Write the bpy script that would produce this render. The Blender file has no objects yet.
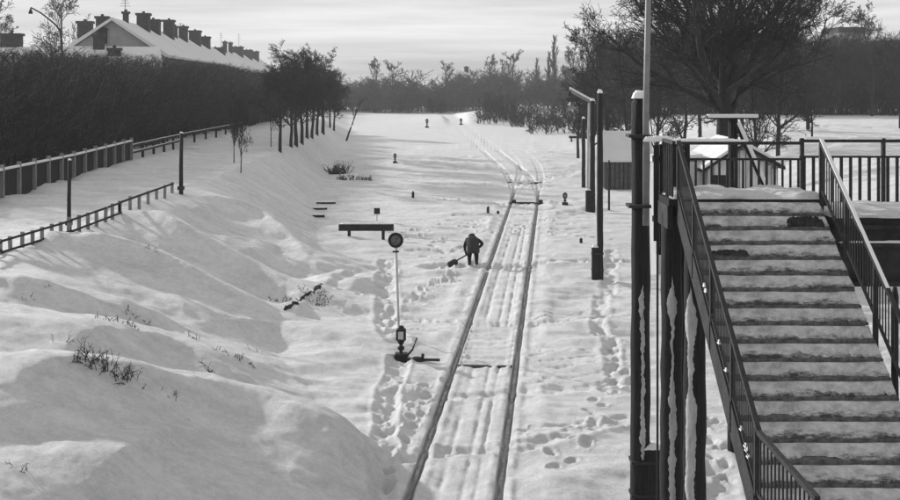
import bpy, bmesh, math, random
import numpy as np
from mathutils import Vector, Matrix

# ------------------------------------------------------------------ camera, sky, sun, exposure
S = bpy.context.scene
COL = S.collection
F, U0, HV, CAMZ = 1250.0, 450.0, 79.0, 7.4      # focal length in photo pixels, centre column, horizon row, eye height
cam_d = bpy.data.cameras.new('camera'); cam = bpy.data.objects.new('camera', cam_d); COL.objects.link(cam)
cam.location = (0, 0, CAMZ); cam.rotation_euler = (math.radians(90), 0, 0)
cam_d.sensor_width = 36.0; cam_d.lens = 36.0 * F / 900.0
cam_d.shift_y = -(250.0 - HV) / 900.0
cam_d.clip_start = 0.3; cam_d.clip_end = 12000
S.camera = cam

SUN_AZ, SUN_EL = math.radians(47), math.radians(20.5)   # azimuth to the left of straight ahead
w = bpy.data.worlds.new('World'); S.world = w; w.use_nodes = True
nt = w.node_tree; nt.nodes.clear()
out = nt.nodes.new('ShaderNodeOutputWorld'); bg = nt.nodes.new('ShaderNodeBackground')
sky = nt.nodes.new('ShaderNodeTexSky'); sky.sky_type = 'NISHITA'; sky.sun_disc = False
sky.sun_elevation = SUN_EL; sky.sun_rotation = -SUN_AZ
sky.air_density = 1.6; sky.dust_density = 3.0; sky.ozone_density = 1.0
bw = nt.nodes.new('ShaderNodeRGBToBW')
tc = nt.nodes.new('ShaderNodeTexCoord')
mp = nt.nodes.new('ShaderNodeMapping'); mp.inputs['Scale'].default_value = (1.3, 1.3, 24.0)
nz = nt.nodes.new('ShaderNodeTexNoise'); nz.inputs['Scale'].default_value = 1.7; nz.inputs['Detail'].default_value = 7
nz.inputs['Roughness'].default_value = 0.55
rp = nt.nodes.new('ShaderNodeValToRGB')
rp.color_ramp.elements[0].position = 0.40; rp.color_ramp.elements[0].color = (0, 0, 0, 1)
rp.color_ramp.elements[1].position = 0.66; rp.color_ramp.elements[1].color = (1, 1, 1, 1)
mx = nt.nodes.new('ShaderNodeMixRGB'); mx.blend_type = 'MIX'
mn = nt.nodes.new('ShaderNodeMixRGB'); mn.inputs[0].default_value = 0.72; mn.inputs[2].default_value = (7.0, 7.0, 7.0, 1)
nt.links.new(sky.outputs[0], bw.inputs[0]); nt.links.new(bw.outputs[0], mn.inputs[1])
nt.links.new(tc.outputs['Generated'], mp.inputs['Vector']); nt.links.new(mp.outputs[0], nz.inputs['Vector'])
nt.links.new(nz.outputs['Fac'], rp.inputs[0]); nt.links.new(rp.outputs[0], mx.inputs[0])
nt.links.new(mn.outputs[0], mx.inputs[1]); mx.inputs[2].default_value = (10.2, 10.2, 10.2, 1)
nt.links.new(mx.outputs[0], bg.inputs[0]); bg.inputs[1].default_value = 0.10
nt.links.new(bg.outputs[0], out.inputs[0])

sd = bpy.data.lights.new('sun', 'SUN'); sun = bpy.data.objects.new('sun', sd); COL.objects.link(sun)
sd.energy = 5.0; sd.angle = math.radians(1.6); sd.color = (1, 1, 1)
sun_dir = Vector((-math.sin(SUN_AZ) * math.cos(SUN_EL), math.cos(SUN_AZ) * math.cos(SUN_EL), math.sin(SUN_EL)))
sun.rotation_euler = sun_dir.to_track_quat('Z', 'Y').to_euler(); sun.location = (-60, 40, 60)

vs = S.view_settings; vs.view_transform = 'Standard'; vs.look = 'None'; vs.gamma = 1; vs.use_curve_mapping = False
vs.exposure = -0.13
S.render.resolution_x = 1024; S.render.resolution_y = 569

# ------------------------------------------------------------------ helpers
rng = np.random.default_rng(7); random.seed(7)
MATS = {}
def mat(name, c, rough=0.85, var=0.25, scale=3.0, bump=0.0, bscale=40.0, spec=0.2, stretch=(1, 1, 1), metal=0.0):
    """neutral grey material, mottled with noise in object space"""
    if name in MATS: return MATS[name]
    m = bpy.data.materials.new(name); m.use_nodes = True; n = m.node_tree; b = n.nodes['Principled BSDF']
    b.inputs['Roughness'].default_value = rough; b.inputs['Specular IOR Level'].default_value = spec
    b.inputs['Metallic'].default_value = metal
    t = n.nodes.new('ShaderNodeTexCoord'); mpn = n.nodes.new('ShaderNodeMapping'); mpn.inputs['Scale'].default_value = stretch
    n.links.new(t.outputs['Object'], mpn.inputs[0])
    no = n.nodes.new('ShaderNodeTexNoise'); no.inputs['Scale'].default_value = scale; no.inputs['Detail'].default_value = 6
    no.inputs['Roughness'].default_value = 0.65
    n.links.new(mpn.outputs[0], no.inputs['Vector'])
    r = n.nodes.new('ShaderNodeValToRGB'); lo, hi = c * (1 - var), c * (1 + var)
    r.color_ramp.elements[0].position = 0.3; r.color_ramp.elements[0].color = (lo, lo, lo, 1)
    r.color_ramp.elements[1].position = 0.7; r.color_ramp.elements[1].color = (hi, hi, hi, 1)
    n.links.new(no.outputs['Fac'], r.inputs[0]); n.links.new(r.outputs[0], b.inputs['Base Color'])
    if bump:
        n2 = n.nodes.new('ShaderNodeTexNoise'); n2.inputs['Scale'].default_value = bscale; n2.inputs['Detail'].default_value = 5
        bp = n.nodes.new('ShaderNodeBump'); bp.inputs['Strength'].default_value = bump; bp.inputs['Distance'].default_value = 0.05
        n.links.new(mpn.outputs[0], n2.inputs['Vector']); n.links.new(n2.outputs['Fac'], bp.inputs['Height'])
        n.links.new(bp.outputs[0], b.inputs['Normal'])
    MATS[name] = m; return m

def snow_mat(name, c):
    """wind-crusted snow: grainy albedo, crust relief at several sizes"""
    m = bpy.data.materials.new(name); m.use_nodes = True; n = m.node_tree; b = n.nodes['Principled BSDF']
    b.inputs['Roughness'].default_value = .7; b.inputs['Specular IOR Level'].default_value = .25
    t = n.nodes.new('ShaderNodeTexCoord')
    def noise(scale, det, ro, st=(1, 1, 1)):
        mp_ = n.nodes.new('ShaderNodeMapping'); mp_.inputs['Scale'].default_value = st; n.links.new(t.outputs['Object'], mp_.inputs[0])
        q = n.nodes.new('ShaderNodeTexNoise'); q.inputs['Scale'].default_value = scale; q.inputs['Detail'].default_value = det; q.inputs['Roughness'].default_value = ro
        n.links.new(mp_.outputs[0], q.inputs['Vector']); return q
    a1, a2 = noise(3.2, 6, 1.0), noise(.5, 6, .7, (.7, 2.2, 1))
    mxn = n.nodes.new('ShaderNodeMath'); mxn.operation = 'MULTIPLY_ADD'; mxn.inputs[1].default_value = .6
    sc_ = n.nodes.new('ShaderNodeMath'); sc_.operation = 'MULTIPLY'; sc_.inputs[1].default_value = .4
    n.links.new(a2.outputs['Fac'], sc_.inputs[0]); n.links.new(a1.outputs['Fac'], mxn.inputs[0]); n.links.new(sc_.outputs[0], mxn.inputs[2])
    r = n.nodes.new('ShaderNodeValToRGB')
    for e, p, v in zip(r.color_ramp.elements, (.40, .60), (c * .80, c * 1.18)): e.position = p; e.color = (v, v, v, 1)
    n.links.new(mxn.outputs[0], r.inputs[0]); n.links.new(r.outputs[0], b.inputs['Base Color'])
    b1, b2 = noise(1.6, 14, .74, (1, 1.7, 1)), noise(7, 6, .9)
    ad = n.nodes.new('ShaderNodeMath'); ad.operation = 'MULTIPLY_ADD'; ad.inputs[1].default_value = .75
    n.links.new(b2.outputs['Fac'], ad.inputs[0]); n.links.new(b1.outputs['Fac'], ad.inputs[2])
    bp = n.nodes.new('ShaderNodeBump'); bp.inputs['Strength'].default_value = .8; bp.inputs['Distance'].default_value = .085
    n.links.new(ad.outputs[0], bp.inputs['Height']); n.links.new(bp.outputs[0], b.inputs['Normal'])
    MATS[name] = m; return m
SNOW = snow_mat('snow', 0.61)
SNOW_CAP = mat('snow_cap', 0.72, 0.75, 0.04, 4.0, 0.3, 25.0)
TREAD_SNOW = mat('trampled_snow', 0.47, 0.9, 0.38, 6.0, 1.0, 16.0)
BARK = mat('dark_bark', 0.022, 0.95, 0.5, 9.0)
TWIG = mat('twig', 0.028, 0.95, 0.5, 2.0)
BRUSH = mat('brushwood', 0.024, 0.95, 0.85, 3.5)
BRUSH2 = mat('pale_brushwood', 0.10, 0.95, 0.5, 3.5)
FARTWIG = mat('far_twig', 0.075, 0.95, 0.4, 0.6)  # paler copy of twig: distance haze put into the colour of far trees
WOOD_DARK = mat('dark_timber', 0.020, 0.9, 0.5, 6.0, 0.6, 30, stretch=(3, 3, .4))
WOOD_GREY = mat('weathered_timber', 0.22, 0.9, 0.4, 5.0, 0.5, 30, stretch=(4, 4, .5))
WOOD_PALE = mat('pale_timber', 0.45, 0.9, 0.25, 5.0, 0.5, 30, stretch=(4, 4, .5))
TAR = mat('tarred_pole', 0.014, 0.7, 0.85, 5.0, 0.6, 25, stretch=(5, 5, .5))
IRON = mat('painted_iron', 0.025, 0.6, 0.5, 9.0, 0.3, 40)
GIRDER = mat('girder_iron', 0.022, 0.7, 0.7, 3.0, 0.4, 20)
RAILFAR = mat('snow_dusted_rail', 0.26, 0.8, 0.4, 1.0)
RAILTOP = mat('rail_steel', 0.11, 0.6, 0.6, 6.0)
CONC = mat('concrete', 0.10, 0.9, 0.4, 5.0, 0.5, 20)
BLACK = mat('black_paint', 0.012, 0.6, 0.4, 8.0)
GREYPIPE = mat('galvanised_pipe', 0.20, 0.5, 0.2, 6.0)
BRICK = mat('chimney_brick', 0.050, 0.95, 0.45, 5.0, 0.5, 12)
PLASTER = mat('dull_plaster', 0.28, 0.95, 0.2, 0.7, 0.2, 6)
GLASS = mat('window_glass', 0.02, 0.2, 0.3, 2.0, spec=0.5)
COATM = mat('quilted_coat', 0.028, 0.9, 0.5, 14.0, .6, 30)
CLOTH = mat('dark_cloth', 0.012, 0.95, 0.5, 20.0)
SKIN = mat('skin', 0.30, 0.6, 0.1, 20.0)
ROOFSNOW = mat('roof_snow', 0.60, 0.8, 0.08, 0.5, 0.4, 2.0)
WHITE = mat('white_paint', 0.65, 0.6, 0.15, 8.0)

def mesh_np(name, V, Q, smooth=False):
    V = np.asarray(V, np.float32).reshape(-1, 3); Q = np.asarray(Q, np.int32)
    k = Q.shape[1]; me = bpy.data.meshes.new(name)
    me.vertices.add(len(V)); me.vertices.foreach_set('co', V.ravel())
    me.loops.add(Q.size); me.loops.foreach_set('vertex_index', Q.ravel())
    me.polygons.add(len(Q)); me.polygons.foreach_set('loop_start', np.arange(0, Q.size, k, dtype=np.int32))
    me.polygons.foreach_set('loop_total', np.full(len(Q), k, np.int32))
    if smooth: me.polygons.foreach_set('use_smooth', np.ones(len(Q), bool))
    me.update(calc_edges=True); me.validate(); return me

def tag(o, label=None, cat=None, group=None, kind=None):
    if label: o['label'] = label
    if cat: o['category'] = cat
    if group: o['group'] = group
    if kind: o['kind'] = kind
    return o

def put(name, me, m=None, parent=None, loc=None, rot=None):
    o = bpy.data.objects.new(name, me); COL.objects.link(o)
    if m is not None and not me.materials: me.materials.append(m)
    if parent: o.parent = parent
    if loc is not None: o.location = loc
    if rot is not None: o.rotation_euler = rot
    return o

def thing(name, label, cat, loc=(0, 0, 0), rz=0.0, group=None):
    o = bpy.data.objects.new(name, None); COL.objects.link(o); o.location = loc; o.rotation_euler = (0, 0, rz)
    o.empty_display_size = 0.2
    return tag(o, label, cat, group)

class MB:
    """collects shapes; build() links them as one mesh object"""
    def __init__(s): s.v = []; s.f = []
    def add(s, vs_, fs):
        n = len(s.v); s.v += [tuple(p) for p in vs_]; s.f += [tuple(i + n for i in f) for f in fs]; return s
    def box(s, x0, x1, y0, y1, z0, z1, bev=0.0):
        if bev <= 0:
            return s.add([(x0, y0, z0), (x1, y0, z0), (x1, y1, z0), (x0, y1, z0), (x0, y0, z1), (x1, y0, z1), (x1, y1, z1), (x0, y1, z1)],
                         [(0, 3, 2, 1), (4, 5, 6, 7), (0, 1, 5, 4), (1, 2, 6, 5), (2, 3, 7, 6), (3, 0, 4, 7)])
        b = bev
        def ring(z, i):
            return [(x0 + i, y0, z), (x1 - i, y0, z), (x1, y0 + i, z), (x1, y1 - i, z), (x1 - i, y1, z), (x0 + i, y1, z), (x0, y1 - i, z), (x0, y0 + i, z)]
        def inner(z):
            return [(x0 + b, y0 + b, z), (x1 - b, y0 + b, z), (x1 - b, y0 + b, z), (x1 - b, y1 - b, z), (x1 - b, y1 - b, z), (x0 + b, y1 - b, z), (x0 + b, y1 - b, z), (x0 + b, y0 + b, z)]
        R = ring(z0, b) + ring(z1 - b, b) + inner(z1)
        fs = [tuple(range(7, -1, -1)), tuple(range(16, 24))]
        for k in (0, 8):
            for i in range(8): j = (i + 1) % 8; fs.append((k + i, k + j, k + 8 + j, k + 8 + i))
        return s.add(R, fs)
    def bar(s, a, b, wd, ht, up=(0, 0, 1)):
        a, b = Vector(a), Vector(b); d = (b - a).normalized(); up = Vector(up)
        if abs(d.dot(up)) > .98: up = Vector((0, 1, 0))
        x = d.cross(up).normalized() * wd / 2; y = x.cross(d).normalized() * ht / 2
        P = [a - x - y, a + x - y, a + x + y, a - x + y, b - x - y, b + x - y, b + x + y, b - x + y]
        return s.add(P, [(0, 1, 2, 3), (7, 6, 5, 4), (0, 4, 5, 1), (1, 5, 6, 2), (2, 6, 7, 3), (3, 7, 4, 0)])
    def tube(s, pts, rad, n=8, cap=True):
        pts = [Vector(p) for p in pts]; rad = rad if isinstance(rad, (list, tuple)) else [rad] * len(pts); V = []; Fs = []
        for i, p in enumerate(pts):
            d = (pts[min(i + 1, len(pts) - 1)] - pts[max(i - 1, 0)]).normalized()
            ref = Vector((0, 0, 1)) if abs(d.z) < .9 else Vector((1, 0, 0))
            x = d.cross(ref).normalized(); y = d.cross(x).normalized()
            for k in range(n):
                a = 2 * math.pi * k / n; V.append(p + (x * math.cos(a) + y * math.sin(a)) * rad[i])
        for i in range(len(pts) - 1):
            for k in range(n): k2 = (k + 1) % n; Fs.append((i * n + k, i * n + k2, (i + 1) * n + k2, (i + 1) * n + k))
        if cap: Fs.append(tuple(range(n - 1, -1, -1))); Fs.append(tuple((len(pts) - 1) * n + k for k in range(n)))
        return s.add(V, Fs)
    def prism(s, poly, y0, y1):
        """poly in xz, extruded along y"""
        n = len(poly); V = [(x, y0, z) for x, z in poly] + [(x, y1, z) for x, z in poly]
        fs = [tuple(range(n)), tuple(range(2 * n - 1, n - 1, -1))]
        for i in range(n): j = (i + 1) % n; fs.append((j, i, n + i, n + j))
        return s.add(V, fs)
    def mesh(s, name, smooth=False):
        me = bpy.data.meshes.new(name); me.from_pydata(s.v, [], s.f)
        bm = bmesh.new(); bm.from_mesh(me); bmesh.ops.remove_doubles(bm, verts=bm.verts, dist=1e-5)
        bmesh.ops.recalc_face_normals(bm, faces=bm.faces); bm.to_mesh(me); bm.free()
        if smooth:
            for p in me.polygons: p.use_smooth = True
        me.update(); return me
    def build(s, name, m, parent=None, loc=None, smooth=False, rot=None):
        return put(name, s.mesh(name, smooth), m, parent, loc, rot)

def snow_lump(L, W, H, seed, nx=16, ny=6, name='snow'):
    """a lump of snow lying on a top of size L x W (centred), rounded and uneven; closed mesh"""
    r = np.random.default_rng(seed); V = []; Fs = []
    for j in range(ny + 1):
        for i in range(nx + 1):
            a, b = i / nx * 2 - 1, j / ny * 2 - 1
            prof = (max(0, 1 - abs(a) ** 6) * max(0, 1 - abs(b) ** 3)) ** .5
            jx = 1 + (r.random() - .5) * .08
            V.append((a * L / 2 * jx, b * W / 2 * (1 + (r.random() - .5) * .16), H * prof * (.65 + .5 * r.random())))
    for j in range(ny):
        for i in range(nx):
            a = j * (nx + 1) + i; Fs.append((a, a + 1, a + nx + 2, a + nx + 1))
    mb = MB(); mb.add(V, Fs); me = mb.mesh(name, True); return me

# --- numpy value noise
_T = np.random.default_rng(3).random((256, 256))
def vn(x, y, seed=0):
    x = np.asarray(x, float) + seed * 17.31; y = np.asarray(y, float) + seed * 9.77
    xi = np.floor(x).astype(int); yi = np.floor(y).astype(int); fx = x - xi; fy = y - yi
    fx = fx * fx * fx * (fx * (fx * 6 - 15) + 10); fy = fy * fy * fy * (fy * (fy * 6 - 15) + 10)
    a = _T[xi & 255, yi & 255]; b = _T[(xi + 1) & 255, yi & 255]; c = _T[xi & 255, (yi + 1) & 255]; d = _T[(xi + 1) & 255, (yi + 1) & 255]
    return (a * (1 - fx) + b * fx) * (1 - fy) + (c * (1 - fx) + d * fx) * fy - .5
def fbm(x, y, seed=0, o=4):
    t = 0; a = 1
    for k in range(o): t = t + a * vn(x, y, seed + k); x = np.asarray(x) * 2.03; y = np.asarray(y) * 2.03; a *= .5
    return t
def sst(a, b, x):
    t = np.clip((np.asarray(x, float) - a) / (b - a), 0, 1); return t * t * (3 - 2 * t)

# ------------------------------------------------------------------ the ground
TS = 0.0832                                   # the track runs slightly to the right of straight ahead
def _bend(y, y0, y1, s1):
    y = np.asarray(y, float); base = -1.78 + TS * np.minimum(y, y0)
    t = np.clip(y - y0, 0, y1 - y0); base = base + TS * t + (s1 - TS) * t * t / (2 * (y1 - y0))
    return base + s1 * np.maximum(y - y1, 0)
def xt(y): return _bend(y, 74, 104, -0.036)
def xt2(y): return _bend(y, 90, 128, -0.030)

def toe(y): return np.interp(y, [8, 22, 25, 32, 40, 50, 65, 80, 100, 120, 200, 400], [-.8, -1.2, -1.8, -4.4, -5.4, -5.2, -7, -8.6, -9.4, -10.6, -16, -34])
def crest(y): return np.interp(y, [8, 25, 36, 55, 86, 110, 140, 200, 400], [-9.5, -11, -12.0, -11.6, -11.8, -12.2, -14.6, -20.5, -42])
def base_h(x, y):
    x = np.asarray(x, float); y = np.asarray(y, float)
    T, Cr = toe(y), crest(y); H = np.interp(y, [10, 110, 180, 300], [2.5, 2.5, 1.6, .3])
    t = np.clip((T - x) / (T - Cr), 0, 1); t = t * t * (3 - 2 * t) * .25 + t * .75
    z = H * t
    r = sst(11, 24, x - .04 * y) * sst(32, 70, y) * 2.6
    return z + r

def march(u, v, fn, z_off=0.0):
    """the point where the sight line through photo pixel (u, v) meets the ground"""
    D = np.geomspace(8, 1500, 6000); x = (u - U0) / F * D; z = CAMZ - (v - HV) / F * D
    k = np.argmax(z <= fn(x, D) + z_off); return float(x[k]), float(D[k])

RIDGES = [  # photo-pixel polyline, height, width of the far side, width of the near side
    ([(-30, 372), (30, 366), (80, 364), (130, 370), (190, 376), (250, 389), (310, 409), (350, 426), (392, 446)], .90, 1.3, 1.5),
    ([(80, 330), (105, 324), (170, 331), (205, 346), (245, 362)], .60, 1.5, 1.0),
    ([(225, 364), (290, 368), (340, 360), (400, 349)], .34, 1.6, 1.0),
    ([(205, 318), (270, 322), (330, 331), (390, 338)], .45, 1.6, .8),
    ([(105, 466), (135, 448), (165, 434), (205, 430)], .40, .9, .55),
    ([(60, 402), (105, 394), (150, 400)], .25, 1.0, .7),
    ([(0, 430), (60, 438), (100, 452)], .22, 1.0, .6),
    ([(130, 200), (165, 214), (200, 234), (250, 258), (285, 276), (320, 284)], .85, 1.4, .95),
    ([(75, 226), (120, 240), (170, 262), (230, 290), (280, 312)], .76, 1.4, .95),
    ([(0, 270), (50, 282), (110, 305), (170, 318)], .52, 1.4, .9),
    ([(190, 186), (230, 198), (262, 214), (300, 246), (330, 262)], .76, 1.4, .95),
    ([(225, 268), (255, 252), (300, 243)], .36, 1.0, .8),
    ([(180, 214), (210, 205), (255, 204)], .34, 1.5, 1.0),
    ([(288, 312), (312, 294), (335, 272), (372, 260)], .40, .9, .5),
    ([(330, 292), (360, 278), (386, 268)], .34, .8, .6),
    ([(300, 342), (350, 344), (410, 330)], .24, 1.0, .7),
    ([(395, 395), (460, 402)], .08, .6, .4),
    ([(520, 330), (570, 322), (628, 322)], .20, .9, .7),
    ([(530, 352), (580, 345), (630, 347)], .14, .8, .6),
    ([(520, 450), (580, 438), (632, 424)], .12, .5, .4),
    ([(345, 152), (380, 160), (430, 163)], .35, 2.5, 1.4),
    ([(320, 232), (350, 244), (392, 252)], .22, 1.0, .8),
    ([(465, 116), (500, 109), (545, 104)], 1.3, 6, 5),
    ([(400, 285), (430, 276), (465, 278)], .14, .8, .6),
]
_RW = []
for pl, A, wf, wn in RIDGES:
    P = np.array([march(u, v, base_h, .97 * A) for u, v in pl]); _RW.append((P, A, wf, wn))

def ridges(x, y):
    z = np.zeros_like(x)
    for P, A, wf, wn in _RW:
        R = 2.6 * max(wf, wn); lo, hi = P.min(0) - R, P.max(0) + R
        m = (x > lo[0]) & (x < hi[0]) & (y > lo[1]) & (y < hi[1])
        if not m.any(): continue
        px, py = x[m], y[m]; wx = fbm(px * .4, py * .4, 31, 2) * .35; wy = fbm(px * .5, py * .5, 37, 3) * .35; px = px + wx; py = py + wy
        seg = np.hypot(*(P[1:] - P[:-1]).T); cum = np.concatenate([[0], np.cumsum(seg)]); L = cum[-1]
        n = int(np.clip(L / .30, 6, 44)); ss = np.linspace(0, L, n); ds = L / (n - 1)
        Q = np.stack([np.interp(ss, cum, P[:, 0]), np.interp(ss, cum, P[:, 1])], 1)
        for _ in range(3): Q[1:-1] = (Q[:-2] + 2 * Q[1:-1] + Q[2:]) / 4
        T = np.gradient(Q, axis=0); T /= np.linalg.norm(T, axis=1)[:, None]; sgn = np.sign(P[-1, 0] - P[0, 0])
        wt = max(5.5 * ds, 1.3); best = np.zeros_like(px)
        for i in range(n):
            f = ss[i] / L; Ai = A * float(sst(0, .22, f) * sst(0, .25, 1 - f)) * (1 + .2 * float(vn(ss[i] * .35, A * 9.1, 52)))
            if Ai <= 0: continue
            dx, dy = px - Q[i, 0], py - Q[i, 1]; dt = dx * T[i, 0] + dy * T[i, 1]; dn = (T[i, 0] * dy - T[i, 1] * dx) * sgn
            pr = np.where(dn > 0, (np.abs(dn) / (1.5 * wf)) ** 2, np.sqrt((dn / wn) ** 2 + .01) - .1)
            best = np.maximum(best, Ai * np.exp(-pr - (dt / wt) ** 2))
        z[m] = np.maximum(z[m], best)
    return z

SL0, SL1 = 32.6, 37.2                          # stretch where the sleepers show through
def track_cut(x, y):
    z = np.zeros_like(x); c = math.cos(math.atan(TS))
    for fn, y0, y1, dep in ((xt, 0, 230, 1), (xt2, 76, 150, .7)):
        s = (x - fn(y)) * c; fade = sst(y1, y1 * .6, y) * (y > y0) * (1 - .35 * sst(74, 82, y))
        for r in (-.795, .795):
            d = np.abs(s - r)
            z = z - .13 * dep * fade * (1 - sst(.058, .105, d / (1 + 2.2 * sst(76, 90, y)))) * (.85 + .5 * vn(y * .9, s * 0 + r, 5))
            z = z + .030 * fade * sst(75, 55, y) * np.exp(-((d - .2) / .09) ** 2) * (1 + 1.6 * vn(y * 1.5, s * 2, 6))
        if fn is xt:
            inside = (1 - sst(.62, .70, np.abs(s))); inside_sl = (y > SL0 - .4) & (y < SL1 + .4)
            z = z - (.03 + .018 * np.sin(y * 2 * np.pi / .58) + .03 * vn(x * 3, y * 3, 14)) * inside * sst(SL0 - .35, SL0, y) * sst(SL1 + .4, SL1, y)
            for r, wdt in ((-.30, .07), (.12, .06), (.36, .05)):      # trodden lines between the rails
                z = z - .034 * np.exp(-((s - r - .10 * vn(y * .12, y * 0 + r, 8)) / wdt) ** 2) * (y < 62) * (1 - inside_sl) * np.clip(.9 + 1.2 * fbm(y * 1.1, s * 2 + r, 9, 3), 0, 1.6)
            # raised bed, and loose ploughed snow along it
            z = z + .05 * np.exp(-((np.abs(s) - 1.5) / .3) ** 2) * (1 + 2 * vn(x * 1.5, y * .8, 12)) * (y < 76)
    return z

PATHS = [  # trodden paths (photo pixels), width, depth
    ([(440, 268), (475, 268), (520, 268), (590, 262), (630, 262)], .65, .20),
    ([(388, 262), (388, 300), (385, 330), (395, 350)], .30, .12),
    ([(380, 500), (380, 460), (384, 420), (392, 385), (398, 362)], .22, .12),
    ([(340, 312), (400, 318), (460, 322), (560, 326), (632, 318)], .35, .07),
    ([(384, 402), (440, 398), (500, 397), (545, 392), (628, 383)], .30, .06),
    ([(382, 464), (440, 450), (510, 447), (570, 440), (634, 423)], .28, .08),
    ([(612, 250), (606, 290), (600, 330), (610, 352)], .22, .10),
    ([(610, 352), (618, 380)], .2, .08),
    ([(440, 200), (500, 205), (545, 203), (600, 198)], .8, .08),
    ([(430, 184), (520, 184), (560, 176), (600, 160)], .8, .08),
    ([(712, 450), (722, 480), (735, 520)], .25, .08),
]
_rr = random.Random(12)
for v0, n_, sp, u0, u1 in ((312, 5, 4.5, 522, 634), (370, 4, 4.5, 520, 634), (427, 4, 5, 512, 634), (388, 6, 6, 382, 446), (316, 4, 5, 340, 462), (352, 3, 5, 515, 632), (216, 5, 4, 430, 600), (178, 4, 4, 410, 560), (240, 5, 4, 400, 470), (282, 5, 5, 400, 480)):
    for k in range(n_):
        a_ = u0 + _rr.uniform(0, 40); b_ = u1 - _rr.uniform(0, 30); m_ = _rr.uniform(-3, 5)
        PATHS.append(([(a_ + (b_ - a_) * f, v0 + k * sp + m_ * math.sin(f * 3) - 6 * f * (u0 > 480) + _rr.uniform(-1, 1)) for f in (0, .3, .6, 1)], .07 + (v0 < 260) * .12, .055 + (v0 < 260) * .03))
_PW = [(np.array([march(u, v, base_h) for u, v in pl]), wd, dp) for pl, wd, dp in PATHS]
def paths(x, y):
    z = np.zeros_like(x)
    for P, wd, dp in _PW:
        R = 4 * wd + .5; lo, hi = P.min(0) - R, P.max(0) + R
        m = (x > lo[0]) & (x < hi[0]) & (y > lo[1]) & (y < hi[1])
        if not m.any(): continue
        px, py = x[m], y[m]; best = np.full(px.shape, 1e9)
        px = px + .25 * vn(px * .7, py * .7, 41); py = py + .35 * vn(px * .6, py * .6, 42)
        for a, b in zip(P[:-1], P[1:]):
            d = b - a; t = np.clip(((px - a[0]) * d[0] + (py - a[1]) * d[1]) / (d @ d), 0, 1)
            best = np.minimum(best, np.hypot(px - a[0] - t * d[0], py - a[1] - t * d[1]))
        rough = vn(px * 3.6, py * 2.6, 44) + .6 * vn(px * 7, py * 5, 45)
        z[m] -= dp * np.exp(-(best / wd) ** 4) * (.45 + 1.5 * (rough + .15)) - .25 * dp * np.exp(-((best - wd * 1.35) / (wd * .3)) ** 2)
    return z

_PR = []
for pl, st_, jit in (([(600, 330), (606, 345), (614, 360), (622, 384)], .42, .12), ([(520, 232), (548, 222), (575, 212), (600, 206)], .5, .5), ([(545, 235), (570, 232), (600, 240)], .5, .6), ([(412, 300), (430, 288), (455, 274)], .4, .2), ([(345, 300), (372, 296), (388, 288)], .4, .2),
                     ([(560, 470), (575, 440), (600, 405), (628, 372)], .45, .12), ([(400, 240), (425, 228), (470, 222)], .5, .4), ([(712, 420), (720, 450), (724, 490)], .4, .15), ([(385, 480), (400, 440), (420, 410), (432, 380)], .5, .15)):
    P_ = np.array([march(u, v, base_h) for u, v in pl]); sg_ = np.hypot(*(P_[1:] - P_[:-1]).T); cu_ = np.concatenate([[0], np.cumsum(sg_)])
    for k, q in enumerate(np.arange(0, cu_[-1], st_)):
        _PR.append((float(np.interp(q, cu_, P_[:, 0])) + (.11 if k % 2 else -.11) + _rr.gauss(0, jit), float(np.interp(q, cu_, P_[:, 1])) + _rr.gauss(0, jit), _rr.uniform(-.6, .6)))
def prints(x, y):
    z = np.zeros_like(x)
    for a_, b_, an in _PR:
        m = (np.abs(x - a_) < .5) & (np.abs(y - b_) < .6)
        if not m.any(): continue
        dx, dy = x[m] - a_, y[m] - b_; c_, s_ = math.cos(an), math.sin(an); p, q = dx * c_ + dy * s_, -dx * s_ + dy * c_
        d = (p / .10) ** 2 + (q / .19) ** 2; z[m] += -.09 * np.exp(-d ** 2) + .022 * np.exp(-(d - 2.2) ** 2)
    return z
def hz(x, y, detail=True):
    x = np.atleast_1d(np.asarray(x, float)); y = np.atleast_1d(np.asarray(y, float))
    z = base_h(x, y); T, Cr = toe(y), crest(y)
    s = x - xt(y); s2 = np.where((y > 74) & (y < 140), x - xt2(y), 99.); offtrack = sst(.9, 2.2, np.minimum(np.abs(s), np.abs(s2))); near = sst(190, 110, y)
    yard = sst(-3, 1, x - T)
    z = z + offtrack * near * (.16 * fbm(x / 6, y / 3.0, 1, 3) * .9 + yard * .30 * fbm(x / 2.6 + .2 * y, y / 1.15, 2, 4) * np.clip(.55 + 1.5 * vn(x / 7, y / 9, 4), .08, 1.3))
    ns = fbm(x / 3.4 + y * .12, y / 1.3, 3, 4)
    z = z + (1 - yard) * near * (.10 * fbm(x / 3.4 - y * .2, y / 4.5, 15, 3) + .04 * fbm(x / 1.2, y / .9, 16, 3) + .22 * (.32 - np.abs(fbm((x - y) / 9 + .3 * vn(x / 3, y / 3, 55), (x + y) / 2.6, 51, 3))) + .07 * (.3 - np.abs(fbm((x - y) / 4, (x + y) / .9, 53, 2))))
    z = z + offtrack * yard * near * .17 * np.maximum(ns, 0)
    z = z + offtrack * near * .035 * fbm(x * 1.7, y * 1.7, 17, 4) + offtrack * yard * near * .05 * fbm(x * .7, y * 2.0, 23, 3) * np.clip(.3 + 2 * vn(x / 5, y / 6, 24), 0, 1)
    z = z + (1 - near) * .5 * fbm(x / 25, y / 18, 19, 3) * sst(150, 220, y)
    if detail:
        z = z + ridges(x, y) * sst(1.1, 2.4, np.abs(s)) + track_cut(x, y) + paths(x, y) + prints(x, y) + (1 - offtrack) * near * .045 * fbm(x * 2.3, y * 1.6, 27, 3)
    z = z - sst(400, 3000, y) * 6
    return z
def hz1(x, y): return float(hz(x, y)[0])
def gp(u, v):
    x, y = march(u, v, lambda a, b: hz(a, b)); return x, y, hz1(x, y)
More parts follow.
